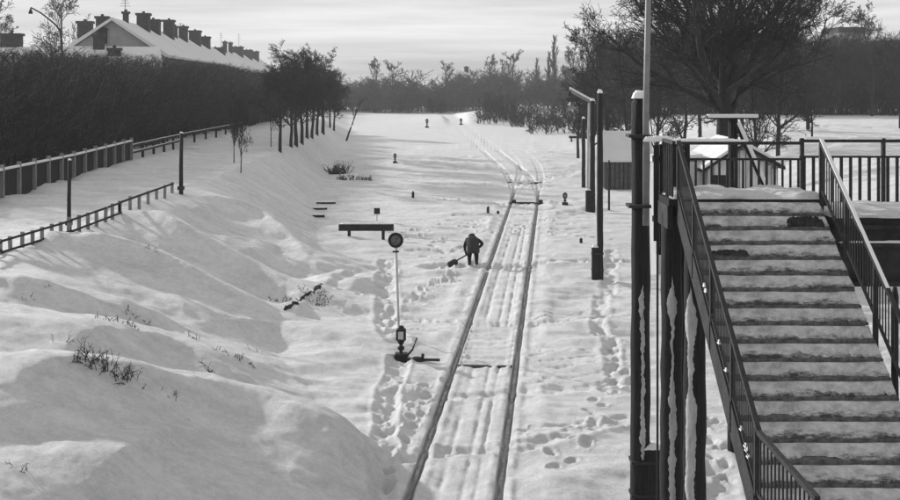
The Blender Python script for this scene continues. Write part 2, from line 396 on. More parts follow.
def px(u, v, D): return Vector(((u - U0) / F * D, D, CAMZ - (v - HV) / F * D))

def make_ground():
    sl = np.concatenate([np.linspace(-3, -.46, 40)[:-1], np.linspace(-.46, -.055, 330)[:-1], np.linspace(-.055, .085, 290)[:-1], np.linspace(.085, .46, 230)[:-1], np.linspace(.46, 3, 40)])
    D = np.concatenate([np.geomspace(4, 14, 30)[:-1], np.geomspace(14, 130, 720)[:-1], np.geomspace(130, 5000, 90)])
    X = D[:, None] * sl[None, :]; Y = np.repeat(D[:, None], len(sl), 1)
    Z = hz(X.ravel(), Y.ravel())
    V = np.stack([X.ravel(), Y.ravel(), Z], 1); R, Cn = X.shape
    i = np.arange(R - 1)[:, None] * Cn + np.arange(Cn - 1)[None, :]; i = i.ravel()
    Q = np.stack([i, i + 1, i + Cn + 1, i + Cn], 1)
    o = put('snow_ground', mesh_np('snow_ground', V, Q, True), SNOW)
    tag(o, 'snow covered railway cutting with drifts, trodden paths and a bank on its left', kind='structure')
make_ground()

# ------------------------------------------------------------------ trees
def grow(r, base, dirs, length, rad, nseg, wob, lift):
    """polylines for N branches; arrays (N, nseg+1, 3) and radii (N, nseg+1)"""
    N = len(base); P = np.zeros((N, nseg + 1, 3)); P[:, 0] = base; d = dirs.copy()
    for k in range(nseg):
        P[:, k + 1] = P[:, k] + d * (length / nseg)[:, None]
        d = d + r.normal(0, wob, (N, 3)); d[:, 2] += lift; d /= np.linalg.norm(d, axis=1)[:, None]
    t = np.linspace(0, 1, nseg + 1)
    return P, rad[:, None] * (1 - .72 * t)[None, :]
def spawn(r, P, Rd, n, t0, t1, ang, lsc, rsc, length):
    N, K, _ = P.shape; idx = np.repeat(np.arange(N), n); M = len(idx)
    t = t0 + (t1 - t0) * r.random(M); f = t * (K - 1); k = np.minimum(f.astype(int), K - 2); f = f - k
    b = P[idx, k] * (1 - f)[:, None] + P[idx, k + 1] * f[:, None]
    d = P[idx, k + 1] - P[idx, k]; d /= np.linalg.norm(d, axis=1)[:, None]
    q = r.normal(0, 1, (M, 3)); q -= (q * d).sum(1)[:, None] * d; q /= np.linalg.norm(q, axis=1)[:, None]
    a = ang * (.65 + .7 * r.random(M)); nd = d * np.cos(a)[:, None] + q * np.sin(a)[:, None]
    L = length[idx] * lsc * (.6 + .7 * r.random(M)) * (1.15 - .55 * t); rr = (Rd[idx, k] * (1 - f) + Rd[idx, k + 1] * f) * rsc
    return b, nd, L, rr
def tubes(levels, sides):
    VV = []; QQ = []; off = 0
    for (P, Rd), n in zip(levels, sides):
        N, K, _ = P.shape; d = np.gradient(P, axis=1); d /= np.linalg.norm(d, axis=2)[..., None] + 1e-9
        ref = np.where(np.abs(d[..., 2:3]) < .9, np.array([0, 0, 1.]), np.array([1., 0, 0]))
        x = np.cross(d, ref); x /= np.linalg.norm(x, axis=2)[..., None] + 1e-9; y = np.cross(d, x)
        a = np.arange(n) * 2 * np.pi / n
        V = P[:, :, None] + (x[:, :, None] * np.cos(a)[None, None, :, None] + y[:, :, None] * np.sin(a)[None, None, :, None]) * Rd[:, :, None, None]
        ids = off + np.arange(N * K * n).reshape(N, K, n); nx = np.roll(ids, -1, 2)
        Q = np.stack([ids[:, :-1], nx[:, :-1], nx[:, 1:], ids[:, 1:]], -1).reshape(-1, 4)
        VV.append(V.reshape(-1, 3)); QQ.append(Q); off += N * K * n
    return np.concatenate(VV), np.concatenate(QQ)

def tree_levels(seed, H, r0, spec, clear=.25, lean=(0, 0), wob=.05):
    """spec: list of (children per branch, t0, t1, angle, length factor, radius factor, segs, wobble, lift)"""
    r = np.random.default_rng(seed); d0 = np.array([[lean[0], lean[1], 1.0]]); d0 /= np.linalg.norm(d0)
    L = np.array([H]); lv = [grow(r, np.zeros((1, 3)), d0, L, np.array([r0]), 9, wob, .03)]
    Ls = L
    for (n, t0, t1, ang, ls, rs, ns, wb, lf) in spec:
        b, nd, Ls, rr = spawn(r, lv[-1][0], lv[-1][1], n, t0, t1, ang, ls, rs, Ls)
        lv.append(grow(r, b, nd, Ls, np.maximum(rr, .004), ns, wb, lf))
    return lv
def plant_tree(name, label, lv, loc, rz=0, group=None, tm=BARK, cm=TWIG, cat='tree', meshes=None, sc=1.0):
    t = thing(name, label, cat, loc, rz, group); t.scale = (sc, sc, sc)
    if meshes is None:
        tv = tubes(lv[:1], [9]); cv = tubes(lv[1:], [6] + [3] * (len(lv) - 2))
        meshes = (mesh_np('trunk', *tv, smooth=True), mesh_np('crown', *cv))
    put('trunk', meshes[0], tm, t); put('crown', meshes[1], cm, t)
    return t, meshes

# --- left thicket: a dense clipped row of bare brushwood
def brush(seed, H, spread, nst, dens, tipr=.010, clip=None):
    r = np.random.default_rng(seed)
    a = r.random(nst) * 6.283; q = np.sqrt(r.random(nst)) * spread
    b = np.stack([np.cos(a) * q, np.sin(a) * q, np.zeros(nst) - .1], 1)
    d = np.stack([np.cos(a) * .16, np.sin(a) * .16, np.ones(nst)], 1) + r.normal(0, .09, (nst, 3)); d /= np.linalg.norm(d, axis=1)[:, None]
    L = H * (.8 + .3 * r.random(nst)); lv = [grow(r, b, d, L, np.full(nst, .045), 5, .07, .04)]
    bb = spawn(r, *lv[0], dens[0], .06, .98, .75, .34, .6, L); lv.append(grow(r, bb[0], bb[1], bb[2], np.maximum(bb[3], tipr * 1.5), 3, .14, .05))
    b2 = spawn(r, *lv[1], dens[1], .1, 1, .7, .55, .6, bb[2]); lv.append(grow(r, b2[0], b2[1], b2[2], np.maximum(b2[3], tipr), 2, .16, .03))
    return lv
def brush_mass(name, label, cat, protos, spots, m, m2=None):
    VV = []; QQ = []; off = 0
    for i, (x, y, z, s, a, sz) in enumerate(spots):
        V, Q = protos[i % len(protos)]; ca, sa = math.cos(a), math.sin(a)
        W = np.stack([(V[:, 0] * ca - V[:, 1] * sa) * s + x, (V[:, 0] * sa + V[:, 1] * ca) * s + y, V[:, 2] * sz + z], 1)
        VV.append(W); QQ.append(Q + off); off += len(V)
    o = put(name, mesh_np(name, np.concatenate(VV), np.concatenate(QQ)), m)
    if m2:
        o.data.materials.append(m2); n = len(o.data.polygons); r_ = np.random.default_rng(9)
        o.data.polygons.foreach_set('material_index', np.repeat((r_.random(n // 6 + 1) < .16).astype(np.int32), 6)[:n])
    return tag(o, label, cat, kind='stuff')

protoL = []
for s in range(4):
    V, Q = tubes(brush(100 + s, 6.0, 1.0, 12, (15, 5), .013), [4, 3, 3]); V = V.copy()
    top = 6.35; over = V[:, 2] > top; V[over, 2] = top + (V[over, 2] - top) * .30
    protoL.append((V, Q))
LA = np.array([[-24.0, 54], [-23.0, 60], [-22.6, 68], [-22.6, 80], [-23.2, 110], [-23.6, 140], [-25, 175]])
spots = []
for row, (off, dens) in enumerate(((0, 1.15), (2.0, 1.3), (4.2, 1.5))):
    for (a, b) in zip(LA[:-1], LA[1:]):
        L = np.hypot(*(b - a)); n = int(L / (dens * 1.0))
        for k in range(n):
            p = a + (b - a) * (k + rng.random()) / n; x, y = p[0] - off + rng.normal(0, .3), p[1] + rng.normal(0, .2)
            sc = 1.0 + .12 * rng.random(); g = hz1(x, y)
            topz = np.interp(y, [34, 52, 62, 80, 110, 140, 175], [8.6, 8.75, 8.95, 9.1, 8.95, 8.6, 8.2])
            spots.append((x, y, g, sc, rng.random() * 6.28, (topz - g) / 6.4 * (.93 + .09 * rng.random() + .05 * float(vn(x * .3, y * .3, 77)))))
brush_mass('thicket', 'dense dark brushwood hedge with flat top behind the board fence on the left bank', 'hedge', protoL, spots, BRUSH, BRUSH2)

# --- right thicket on the far side of the snowy field
protoR = [tubes(brush(140 + s, 8.0, 1.6, 12, (14, 5), .022), [4, 3, 3]) for s in range(4)]
spots = []
for off in (0, 2.5, 5, 9):
    for k in range(48):
        t = (k + rng.random()) / 48; x = 22 + t * 68; y = 172 - 8 * t + off + rng.normal(0, 1.0); g = hz1(x, y)
        spots.append((x, y, g, 1.1 + .3 * rng.random(), rng.random() * 6.28, (11.9 - g) / 8.0 * (.95 + .1 * rng.random())))
brush_mass('thicket', 'long dark thicket beyond the snowy field at the right edge', 'hedge', protoR, spots, BRUSH, BRUSH2)

# --- far wood closing the view
protoF = [tubes(brush(160 + s, 9.0, 2.6, 9, (12, 5), .045), [4, 3, 3]) for s in range(5)]
spots = []
for k in range(120):
    x = -62 + 125 * (k % 60 + rng.random()) / 60; y = (285 if k < 60 else 305) + rng.normal(0, 5); g = hz1(x, y)
    spots.append((x, y, g, 1.0 + .5 * rng.random(), rng.random() * 6.28, .60 + .40 * float(vn(x / 7, 3.3)) + .3 * rng.random()))
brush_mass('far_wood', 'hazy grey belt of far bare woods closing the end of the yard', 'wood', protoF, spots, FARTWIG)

# --- low scrub along the right edge of the far yard
protoS = [tubes(brush(180 + s, 2.6, 1.5, 10, (10, 4), .028), [3, 3, 3]) for s in range(3)]
spots = []
for (u, v, n, du, dv) in ((508, 120, 9, 26, 5), (545, 128, 10, 30, 6), (470, 112, 12, 45, 2), (575, 120, 14, 28, 10), (400, 111, 10, 40, 1)):
    for k in range(n):
        uu, vv = u + rng.uniform(-1, 1) * du, v + rng.uniform(-1, 1) * dv; x, y, z = gp(uu, vv)
        spots.append((x, y, z - .1, .9 + .6 * rng.random(), rng.random() * 6.28, .6 + .9 * rng.random()))
brush_mass('scrub', 'low dark scrub between snow banks at the far right side of the yard', 'scrub', protoS, spots, BRUSH)

# --- row of trees on the left bank
spec = [(22, .26, .98, .80, .40, .46, 6, .09, .05), (9, .15, .98, .62, .5, .55, 4, .12, .03), (7, .15, 1, .65, .5, .55, 3, .14, .02), (3, .2, 1, .7, .55, .7, 2, .14, 0)]
CL = []
for s in range(4):
    lv = tree_levels(200 + s, 7.2, .15, spec, wob=.05)
    lv = [(P, np.maximum(R, .013)) for P, R in lv]
    CL.append((mesh_np('trunk', *tubes(lv[:1], [9]), smooth=True), mesh_np('crown', *tubes(lv[1:], [5, 3, 3, 3]))))
row = [(280, 152, 1.0, 'thickest dark bare tree at the near end of the bank tree row'), (291, 147, .98, 'second dark bare tree from the near end of the bank row'),
       (296, 146, 1.02, 'third bare tree in the bank row, almost touching the second'), (302, 144, 1.08, 'fourth dark bare tree from the near end of the bank row'),
       (307, 138, 1.0, 'fifth bare tree of the bank row, set slightly farther back'), (312, 138, 1.05, 'sixth dark bare tree from the near end of the bank row'),
       (317, 135, 1.1, 'seventh dark bare tree from the near end of the bank row'), (323, 134, 1.12, 'eighth bare tree of the bank row, with broad crown'),
       (330, 128, 1.0, 'hindmost dark bare tree standing behind the bank row'), (334, 131, .95, 'bare tree at the far right end of the bank tree row')]
for i, (u, v, sc, lab) in enumerate(row):
    x, y, z = gp(u, v)
    plant_tree('bare_tree', lab, None, (x, y, z - .1), i * 1.3, 'trees in a row on the left bank', meshes=CL[i % 4], sc=sc * .86)[0].scale = (sc * .86 * (1.0 + .35 * ((i * 7) % 5) / 4), sc * .86, sc * .86 * (.84 + .22 * ((i * 3) % 7) / 6))
for i, (u, v, sc, lab) in enumerate(((241, 173, .42, 'slim young tree standing nearest on the left bank'), (234, 163, .42, 'slim young tree just behind the nearest one on the left bank'), (271, 147, .5, 'thin sapling left of the bank tree row'))):
    x, y, z = gp(u, v)
    t_, _ = plant_tree('young_tree', lab, None, (x, y, z - .1), 2.1 * i + .4, meshes=CL[(i + 1) % 4], sc=sc); t_.scale = (sc * .5, sc * .5, sc * 1.25)
x, y, z = gp(346, 141)
plant_tree('leaning_tree', 'crooked leaning tree alone on the bank edge beside the yard', tree_levels(231, 5.2, .13, [(9, .35, .98, .7, .42, .5, 5, .1, .06), (6, .15, .98, .62, .5, .55, 4, .12, .03), (4, .15, 1, .65, .5, .6, 3, .14, .02)], lean=(.34, 0), wob=.10), (x, y, z - .1))

# --- great tree on the right
bt = [(24, .54, 1.0, .82, .98, .50, 11, .08, .055), (15, .12, .98, .62, .42, .48, 6, .11, .03), (8, .12, 1, .66, .48, .5, 4, .13, .02), (6, .15, 1, .7, .5, .6, 3, .14, 0)]
lv = tree_levels(305, 9.6, .60, bt, lean=(-.04, 0), wob=.035)
lv = [(P, np.maximum(R, .010)) for P, R in lv]
D = 58; x = (724 - U0) / F * D
plant_tree('great_tree', 'huge bare spreading tree with thick dark trunk behind the wooden hut', lv, (x, D, hz1(x, D) - .2), .6)
# companions of the great tree
mid = [(15, .22, .98, .7, .42, .5, 6, .09, .05), (7, .12, .98, .62, .5, .55, 4, .12, .03), (6, .15, 1, .65, .5, .55, 3, .14, .02), (3, .2, 1, .7, .55, .7, 2, .14, 0)]
MT = []
for s in range(3):
    l2 = tree_levels(340 + s, 9.0, .17, mid, wob=.05); l2 = [(P, np.maximum(R, .016)) for P, R in l2]
    MT.append((mesh_np('trunk', *tubes(l2[:1], [8]), smooth=True), mesh_np('crown', *tubes(l2[1:], [5, 3, 3, 3]))))
mids = [(592, 100, 1.0, 'dark bare tree directly behind the tarred poles'), (607, 96, 1.15, 'dark bare tree behind the small kiosk, nearest the yard'),
        (628, 104, 1.12, 'dark bare tree behind the tallest tarred pole'), (655, 92, .95, 'dark bare tree left of the great tree'), (683, 96, .95, 'bare tree close to the left of the great trunk'),
        (757, 74, .85, 'smaller dark tree close to the right of the great trunk'), (778, 88, .95, 'bare tree right of the wooden hut'), (808, 120, 1.25, 'upright bare tree rising above the right thicket'),
        (578, 118, .9, 'bare tree at the right edge of the far yard'), (700, 120, 1.1, 'bare tree far behind the great tree'), (742, 118, 1.1, 'bare tree far behind the hut roof')]
for i, (u, D, sc, lab) in enumerate(mids):
    x = (u - U0) / F * D; plant_tree('bare_tree', lab, None, (x, D, hz1(x, D) - .1), 1.7 * i, 'bare trees behind the hut', meshes=MT[i % 3], sc=sc)
for i, (u, D, sc, lab) in enumerate(((872, 160, 1.35, 'slender tree above the thicket beside the right building'), (4, 150, 1.45, 'pale bare tree above the hedge at the left edge'),
                                     (57, 170, 1.75, 'tall faint bare tree behind the street lamp'), (900, 120, .8, 'small bare tree in the snowy field at the right edge'), (812, 100, .55, 'small bare tree in front of the snowy field'))):
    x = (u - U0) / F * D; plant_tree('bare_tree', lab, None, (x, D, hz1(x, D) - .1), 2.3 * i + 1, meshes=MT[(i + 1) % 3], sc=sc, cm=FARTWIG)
# far single trees over the wood
pop = [(46, .12, .99, .30, .20, .5, 4, .06, .10), (6, .1, 1, .4, .5, .6, 3, .1, .05)]
l2 = tree_levels(371, 13, .30, pop); l2 = [(P, np.maximum(R, .05)) for P, R in l2]
PM = (mesh_np('trunk', *tubes(l2[:1], [6])), mesh_np('crown', *tubes(l2[1:], [3, 3])))
for u, D, sc, lab in ((553, 290, 1.22, 'tall narrow poplar above the far woods'), (548, 292, .95, 'shorter narrow poplar left of the tall poplar'), (536, 300, .85, 'small narrow tree above the far woods left of the poplars')):
    x = (u - U0) / F * D; plant_tree('poplar', lab, None, (x, D, hz1(x, D) - .1), 0, meshes=PM, sc=sc, cm=FARTWIG, tm=FARTWIG)
l2 = tree_levels(381, 10, .28, mid[:3]); l2 = [(P, np.maximum(R, .045)) for P, R in l2]
FM = (mesh_np('trunk', *tubes(l2[:1], [6])), mesh_np('crown', *tubes(l2[1:], [4, 3, 3])))
for i, (u, D, sc, lab) in enumerate(((376, 285, 1.05, 'round far tree at the left end of the woods'), (393, 290, 1.0, 'second round far tree from the left end of the woods'), (447, 300, 1.0, 'round far tree left of the distant roof'),
                                     (490, 300, 1.1, 'spreading far tree right of the distant roof'), (512, 296, 1.15, 'spreading far tree between distant roof and poplars'), (572, 290, 1.2, 'spreading far tree right of the poplars'))):
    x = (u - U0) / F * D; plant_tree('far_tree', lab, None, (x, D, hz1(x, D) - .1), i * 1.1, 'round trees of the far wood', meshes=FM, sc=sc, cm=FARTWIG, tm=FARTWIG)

# --- weeds and small bushes poking out of the snow
def weed(name, u, v, n, H, spread, seed, label, cat='weeds', rad=.008, flat=False):
    x, y, z = gp(u, v); r = np.random.default_rng(seed)
    b = np.stack([r.uniform(-spread, spread, n), r.uniform(-.15, .15, n) * (2 if flat else 1), np.full(n, 0.0)], 1)
    b[:, 2] = hz(b[:, 0] + x, b[:, 1] + y) - z - .06
    d = r.normal(0, .55, (n, 3)); d[:, 2] = np.abs(d[:, 2]) + .55; d /= np.linalg.norm(d, axis=1)[:, None]
    L = H * (.4 + .8 * r.random(n)); lv = [grow(r, b, d, L, np.full(n, rad), 4, .22, -.06)]
    bb = spawn(r, *lv[0], 5, .3, 1, .8, .4, .7, L); lv.append(grow(r, bb[0], bb[1], bb[2], np.maximum(bb[3], rad * .6), 2, .2, -.05))
    o = put(name, mesh_np(name, *tubes(lv, [4, 3])), TWIG, None, (x, y, z)); return tag(o, label, cat, kind='stuff' if cat == 'weeds' else None)
weed('weed_clump', 104, 370, 34, .42, .45, 1, 'dark weed stalks on the long drift crest at lower left', rad=.011)
weed('weed_clump', 88, 368, 12, .40, .3, 2, 'sparse bent stalks left of the dark weeds on the long drift', rad=.008)
weed('weed_clump', 122, 374, 16, .30, .4, 3, 'thin stalks right of the dark weeds on the long drift')
weed('weed_clump', 112, 321, 22, .20, .55, 4, 'low dark weeds along the upper drift on the bank', rad=.011)
weed('weed_clump', 140, 322, 12, .22, .3, 5, 'small weed tuft right of the low weeds on the upper drift', rad=.011)
weed('weed_clump', 234, 357, 18, .20, .5, 6, 'flat dark weeds in the hollow between two drifts', rad=.012)
weed('weed_clump', 210, 372, 3, .40, .06, 7, 'single dark stalk on the drift in the lower left', rad=.012)
weed('weed_clump', 47, 284, 6, .16, .08, 8, 'tiny weed tuft on the bank below the low fence', rad=.014)
for k_, (u_, v_, lab_) in enumerate(((168, 396, 'few dry stalks on the face of the big drift'), (60, 342, 'few dry stalks above the dark weeds on the bank'), (192, 338, 'sparse stalks between the two middle drifts'), (258, 352, 'short stalks at the foot of the middle drift'), (30, 300, 'short stalks below the low fence at the left edge'), (20, 470, 'stalks in the shaded snow at the lower left corner'), (150, 250, 'tiny stalks on the upper bank below the far dark post'))):
    weed('weed_clump', u_, v_, 5 + k_ % 3, .24, .16, 40 + k_, lab_, rad=.007)
weed('weed_clump', 300, 300, 46, .22, .95, 9, 'dark weeds along the undercut snow edge at the foot of the bank', rad=.013, flat=True)
weed('weed_clump', 312, 292, 26, .22, .5, 10, 'upper end of the dark weeds under the snow edge', rad=.013, flat=True)
weed('bush', 338, 174, 70, .95, .75, 11, 'low dark bush on the foot of the bank below the trees', 'bush', rad=.03, flat=True)
weed('bush', 354, 180, 60, .45, 1.3, 12, 'flat dark scrub spreading right of the low bush', 'bush', rad=.03, flat=True)

def earth_edge():
    pl = [(286, 309), (294, 304), (303, 298), (311, 292), (318, 288), (324, 283)]; r_ = random.Random(4); pts = []; rad = []
    for (u0, v0), (u1, v1) in zip(pl[:-1], pl[1:]):
        for k in range(5):
            f = k / 5; x_, y_, z_ = gp(u0 + (u1 - u0) * f, v0 + (v1 - v0) * f); pts.append((x_ + r_.uniform(-.05, .05), y_ + r_.uniform(-.12, .12), z_ + r_.uniform(-.05, .0))); rad.append(r_.uniform(.03, .10))
    o = MB().tube(pts, rad, 7).build('bare_earth', mat('bare_earth', .025, .95, .6, 7, .8, 20), None, smooth=True)
    tag(o, 'dark strip of bare earth under the snow lip at the foot of the bank', kind='structure')
earth_edge()

# ------------------------------------------------------------------ railway
def rail_profile(fn, y0, y1, off, step):
    """a rail with head, web and foot following the track centre line"""
    prof = [(-.07, -.17), (.07, -.17), (.07, -.155), (.012, -.135), (.012, -.045), (.036, -.035), (.036, 0), (-.036, 0), (-.036, -.035), (-.012, -.045), (-.012, -.135), (-.07, -.155)]
    ys = np.arange(y0, y1 + step, step); n = len(prof); V = []; Fs = []
    for k, yy in enumerate(ys):
        sl = float(fn(yy + .5) - fn(yy - .5)); c = 1 / math.hypot(1, sl); cx = float(fn(yy))
        for (a, b) in prof: V.append((cx + (off + a) * c, yy - (off + a) * sl * c, b - .035))
    for k in range(len(ys) - 1):
        for i in range(n): j = (i + 1) % n; Fs.append((k * n + i, k * n + j, (k + 1) * n + j, (k + 1) * n + i))
    Fs += [tuple(range(n)), tuple((len(ys) - 1) * n + i for i in range(n - 1, -1, -1))]
    mb = MB(); mb.add(V, Fs); return mb
tr = thing('railway_track', 'snowbound straight railway track running up the middle of the cutting', 'railway track', (0, 20, 0))
def under(o, par): o.matrix_parent_inverse = par.matrix_basis.inverted(); return o
for off in (-.795, .795):
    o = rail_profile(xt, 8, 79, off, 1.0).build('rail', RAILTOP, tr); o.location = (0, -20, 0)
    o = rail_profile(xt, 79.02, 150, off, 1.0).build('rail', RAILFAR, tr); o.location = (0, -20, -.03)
rot = -math.atan(TS)
MB().box(-.70, .70, -.11, .11, -.10, .035, .01).build('crossing_timber', BLACK, tr, (float(xt(32.2)), 12.2, -.02), rot=(0, 0, rot))
t2 = thing('railway_track', 'second track branching off beyond the switch towards the right of the yard', 'railway track', (0, 90, 0))
for off in (-.795, .795):
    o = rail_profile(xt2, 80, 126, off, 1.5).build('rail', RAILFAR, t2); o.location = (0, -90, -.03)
# switch rods
sw = thing('switch_gear', 'dark switch rod and boxes lying across the track beyond the shoveller', 'switch gear', (float(xt(74.6)), 74.6, hz1(float(xt(74.6)), 74.6)), rot)
MB().box(-1.0, 1.0, -.05, .05, .02, .09).build('rod', IRON, sw)
MB().box(-.62, .62, .22, .29, .02, .10).build('rod', IRON, sw)
for sx in (-.62, .98): MB().box(sx - .13, sx + .13, -.2, .34, -.05, .24, .03).build('box', BLACK, sw)
sw = thing('switch_gear', 'dark switch rods half buried at the junction of the two far tracks', 'switch gear', (float(xt(90)) + .2, 90, hz1(float(xt(90)), 90)), rot)
MB().box(-1.6, 1.5, -.06, .06, -.05, .04).build('rod', IRON, sw)
for sx in (-1.2, .95): MB().box(sx - .3, sx + .3, -.1, .12, -.05, .08, .03).build('box', BLACK, sw)

# switch lantern stands
def switch_stand(u, v, H, label, lever=True, s=1.0):
    x, y, z = gp(u, v); t = thing('switch_stand', label, 'switch stand', (x, y, z - .03), 0, 'switch stands in the yard'); r = .13 * s
    MB().box(-r * 1.3, r * 1.3, -r * 1.3, r * 1.3, 0, H * .22, .02).build('base', BLACK, t)
    MB().tube([(0, 0, H * .2), (0, 0, H * .5)], .045 * s, 8).build('shaft', IRON, t)
    MB().tube([(0, 0, H * .30), (0, 0, H * .33), (0, 0, H * .40), (0, 0, H * .43)], [.05 * s, .09 * s, .09 * s, .05 * s], 8).build('collar', BLACK, t)
    MB().tube([(0, 0, H * .47), (0, 0, H * .53), (0, 0, H * .60)], [.05 * s, .09 * s, r * .85], 8).build('lantern_foot', BLACK, t)
    ln = MB().box(-r, r, -r, r, H * .60, H * .90, .02).build('lantern', BLACK, t)
    MB().box(-r * .55, r * .55, -r - .02, -r - .004, H * .64, H * .86).build('lens', WOOD_PALE if lever else WOOD_GREY, ln)
    MB().tube([(0, 0, H * .90), (0, 0, H * .94), (0, 0, H)], [r * 1.15, r * .7, r * .45], 8).build('lantern_cap', BLACK, t)
    if lever:
        MB().tube([(.12, 0, H * .10), (.30, 0, H * .32), (.42, -.02, H * .66)], [.035, .03, .026], 6).build('lever', IRON, t)
        MB().bar((.08, -.12, H * .07), (1.02, -.18, H * .07), .07, .06).build('crank_bar', IRON, t)
        MB().tube([(.42, -.16, -.02), (.42, -.16, .05), (.42, -.16, .13)], [.19, .19, .11], 10).build('counterweight', BLACK, t)
        MB().tube([(.56, -.17, .05), (.58, -.17, .22)], .045, 6).build('pin', BLACK, t)
switch_stand(401, 360, .92, 'dark switch lantern with lever and counterweight left of the track')
switch_stand(565, 205, .75, 'dark switch lantern right of the track near the switch rods', False)
switch_stand(395, 163, .85, 'small dark signal lantern far up the yard beside the bank', False)
switch_stand(427, 128, 1.45, 'tiny dark lantern post at the far left end of the yard', False, 1.6)
switch_stand(461, 125, 1.1, 'tiny dark lantern post at the far middle of the yard', False, 1.6)

# stakes
for u, v, H, lab in ((413, 198, .42, 'short dark stake in the snow beyond the black square board'), (488, 213, .36, 'short dark stake left of the switch rods'), (498, 214, .18, 'tiny dark stake stub nearest the switch rods on the left'),
                     (581, 243, .22, 'tiny stake stub left of the near tarred pole')):
    x, y, z = gp(u, v); r = .035 + y * .0006
    o = MB().tube([(0, 0, -.1), (0, 0, H * .8), (.01, 0, H)], [r, r, r * .5], 7).build('stake', BLACK, None, (x, y, z)); tag(o, lab, 'stake')

# round sign on a post
x, y, z = gp(399, 336); H = z
t = thing('round_sign', 'round dark disc sign with pale rim on a thin leaning pole', 'sign', (x, y, z - .05))
topz = CAMZ - (240 - HV) / F * y - (z - .05); xo = (395.8 - 399) / F * y
MB().tube([(0, 0, 0), (xo, 0, topz + .16)], [.035, .03], 8).build('pole', WOOD_PALE, t)
dsc = MB().tube([(xo, -.065, topz), (xo, -.045, topz)], .215, 28).build('disc', BLACK, t)
MB().tube([(xo, -.075, topz), (xo, -.067, topz)], .135, 24).build('emblem', mat('worn_grey_paint', .09, .8, .7, 9), dsc)
MB().bar((xo - .09, -.038, topz - .32), (xo + .09, -.038, topz - .32), .02, .05).build('bracket', IRON, t)

# black square board
x, y, z = gp(377, 221); t = thing('square_board', 'small black square board on a thin pale post behind the beam', 'sign', (x, y, z - .05))
zt = CAMZ - (211 - HV) / F * y - z + .05
MB().tube([(0, 0, 0), (0, 0, zt)], .025, 6).build('post', WOOD_PALE, t)
MB().box(-.155, .155, -.055, -.03, zt - .16, zt + .16).build('board', BLACK, t)

# stop beam
xa, ya, za = gp(349, 238); xb, yb, zb = gp(383, 238); D = (ya + yb) / 2; z0 = min(za, zb)
t = thing('stop_beam', 'black horizontal stop beam on two short legs with snow on top', 'barrier', ((xa + xb) / 2, D, z0))
zc = CAMZ - (227 - HV) / F * D - z0; L = 55 / F * D
MB().box(-L / 2, L / 2, -.09, .09, zc - .17, zc + .14, .02).build('beam', BLACK, t)
for dx in (-17, 17): MB().box(dx / F * D - .07, dx / F * D + .07, -.06, .06, -.2, zc - .165).build('leg', BLACK, t)
put('snow', snow_lump(L * .96, .17, .07, 4, 24, 4), SNOW_CAP, t, (0, 0, zc + .138))

# steps dug into the bank
for i, (u, v, wd) in enumerate(((326, 204, 19), (319, 210, 16), (316, 217, 17))):
    x, y, z = gp(u, v); L = wd / F * y
    o = thing('bank_step', ('upper', 'middle', 'lowest')[i] + ' of three dark plank steps set into the left bank', 'step', (x, y, z - .05), .05, 'plank steps on the left bank')
    MB().box(-L / 2, L / 2, -.06, .16, 0, .16, .02).build('plank', BLACK, o)
    put('snow', snow_lump(L * .9, .18, .05, 30 + i, 12, 4), SNOW_CAP, o, (0, .06, .158))

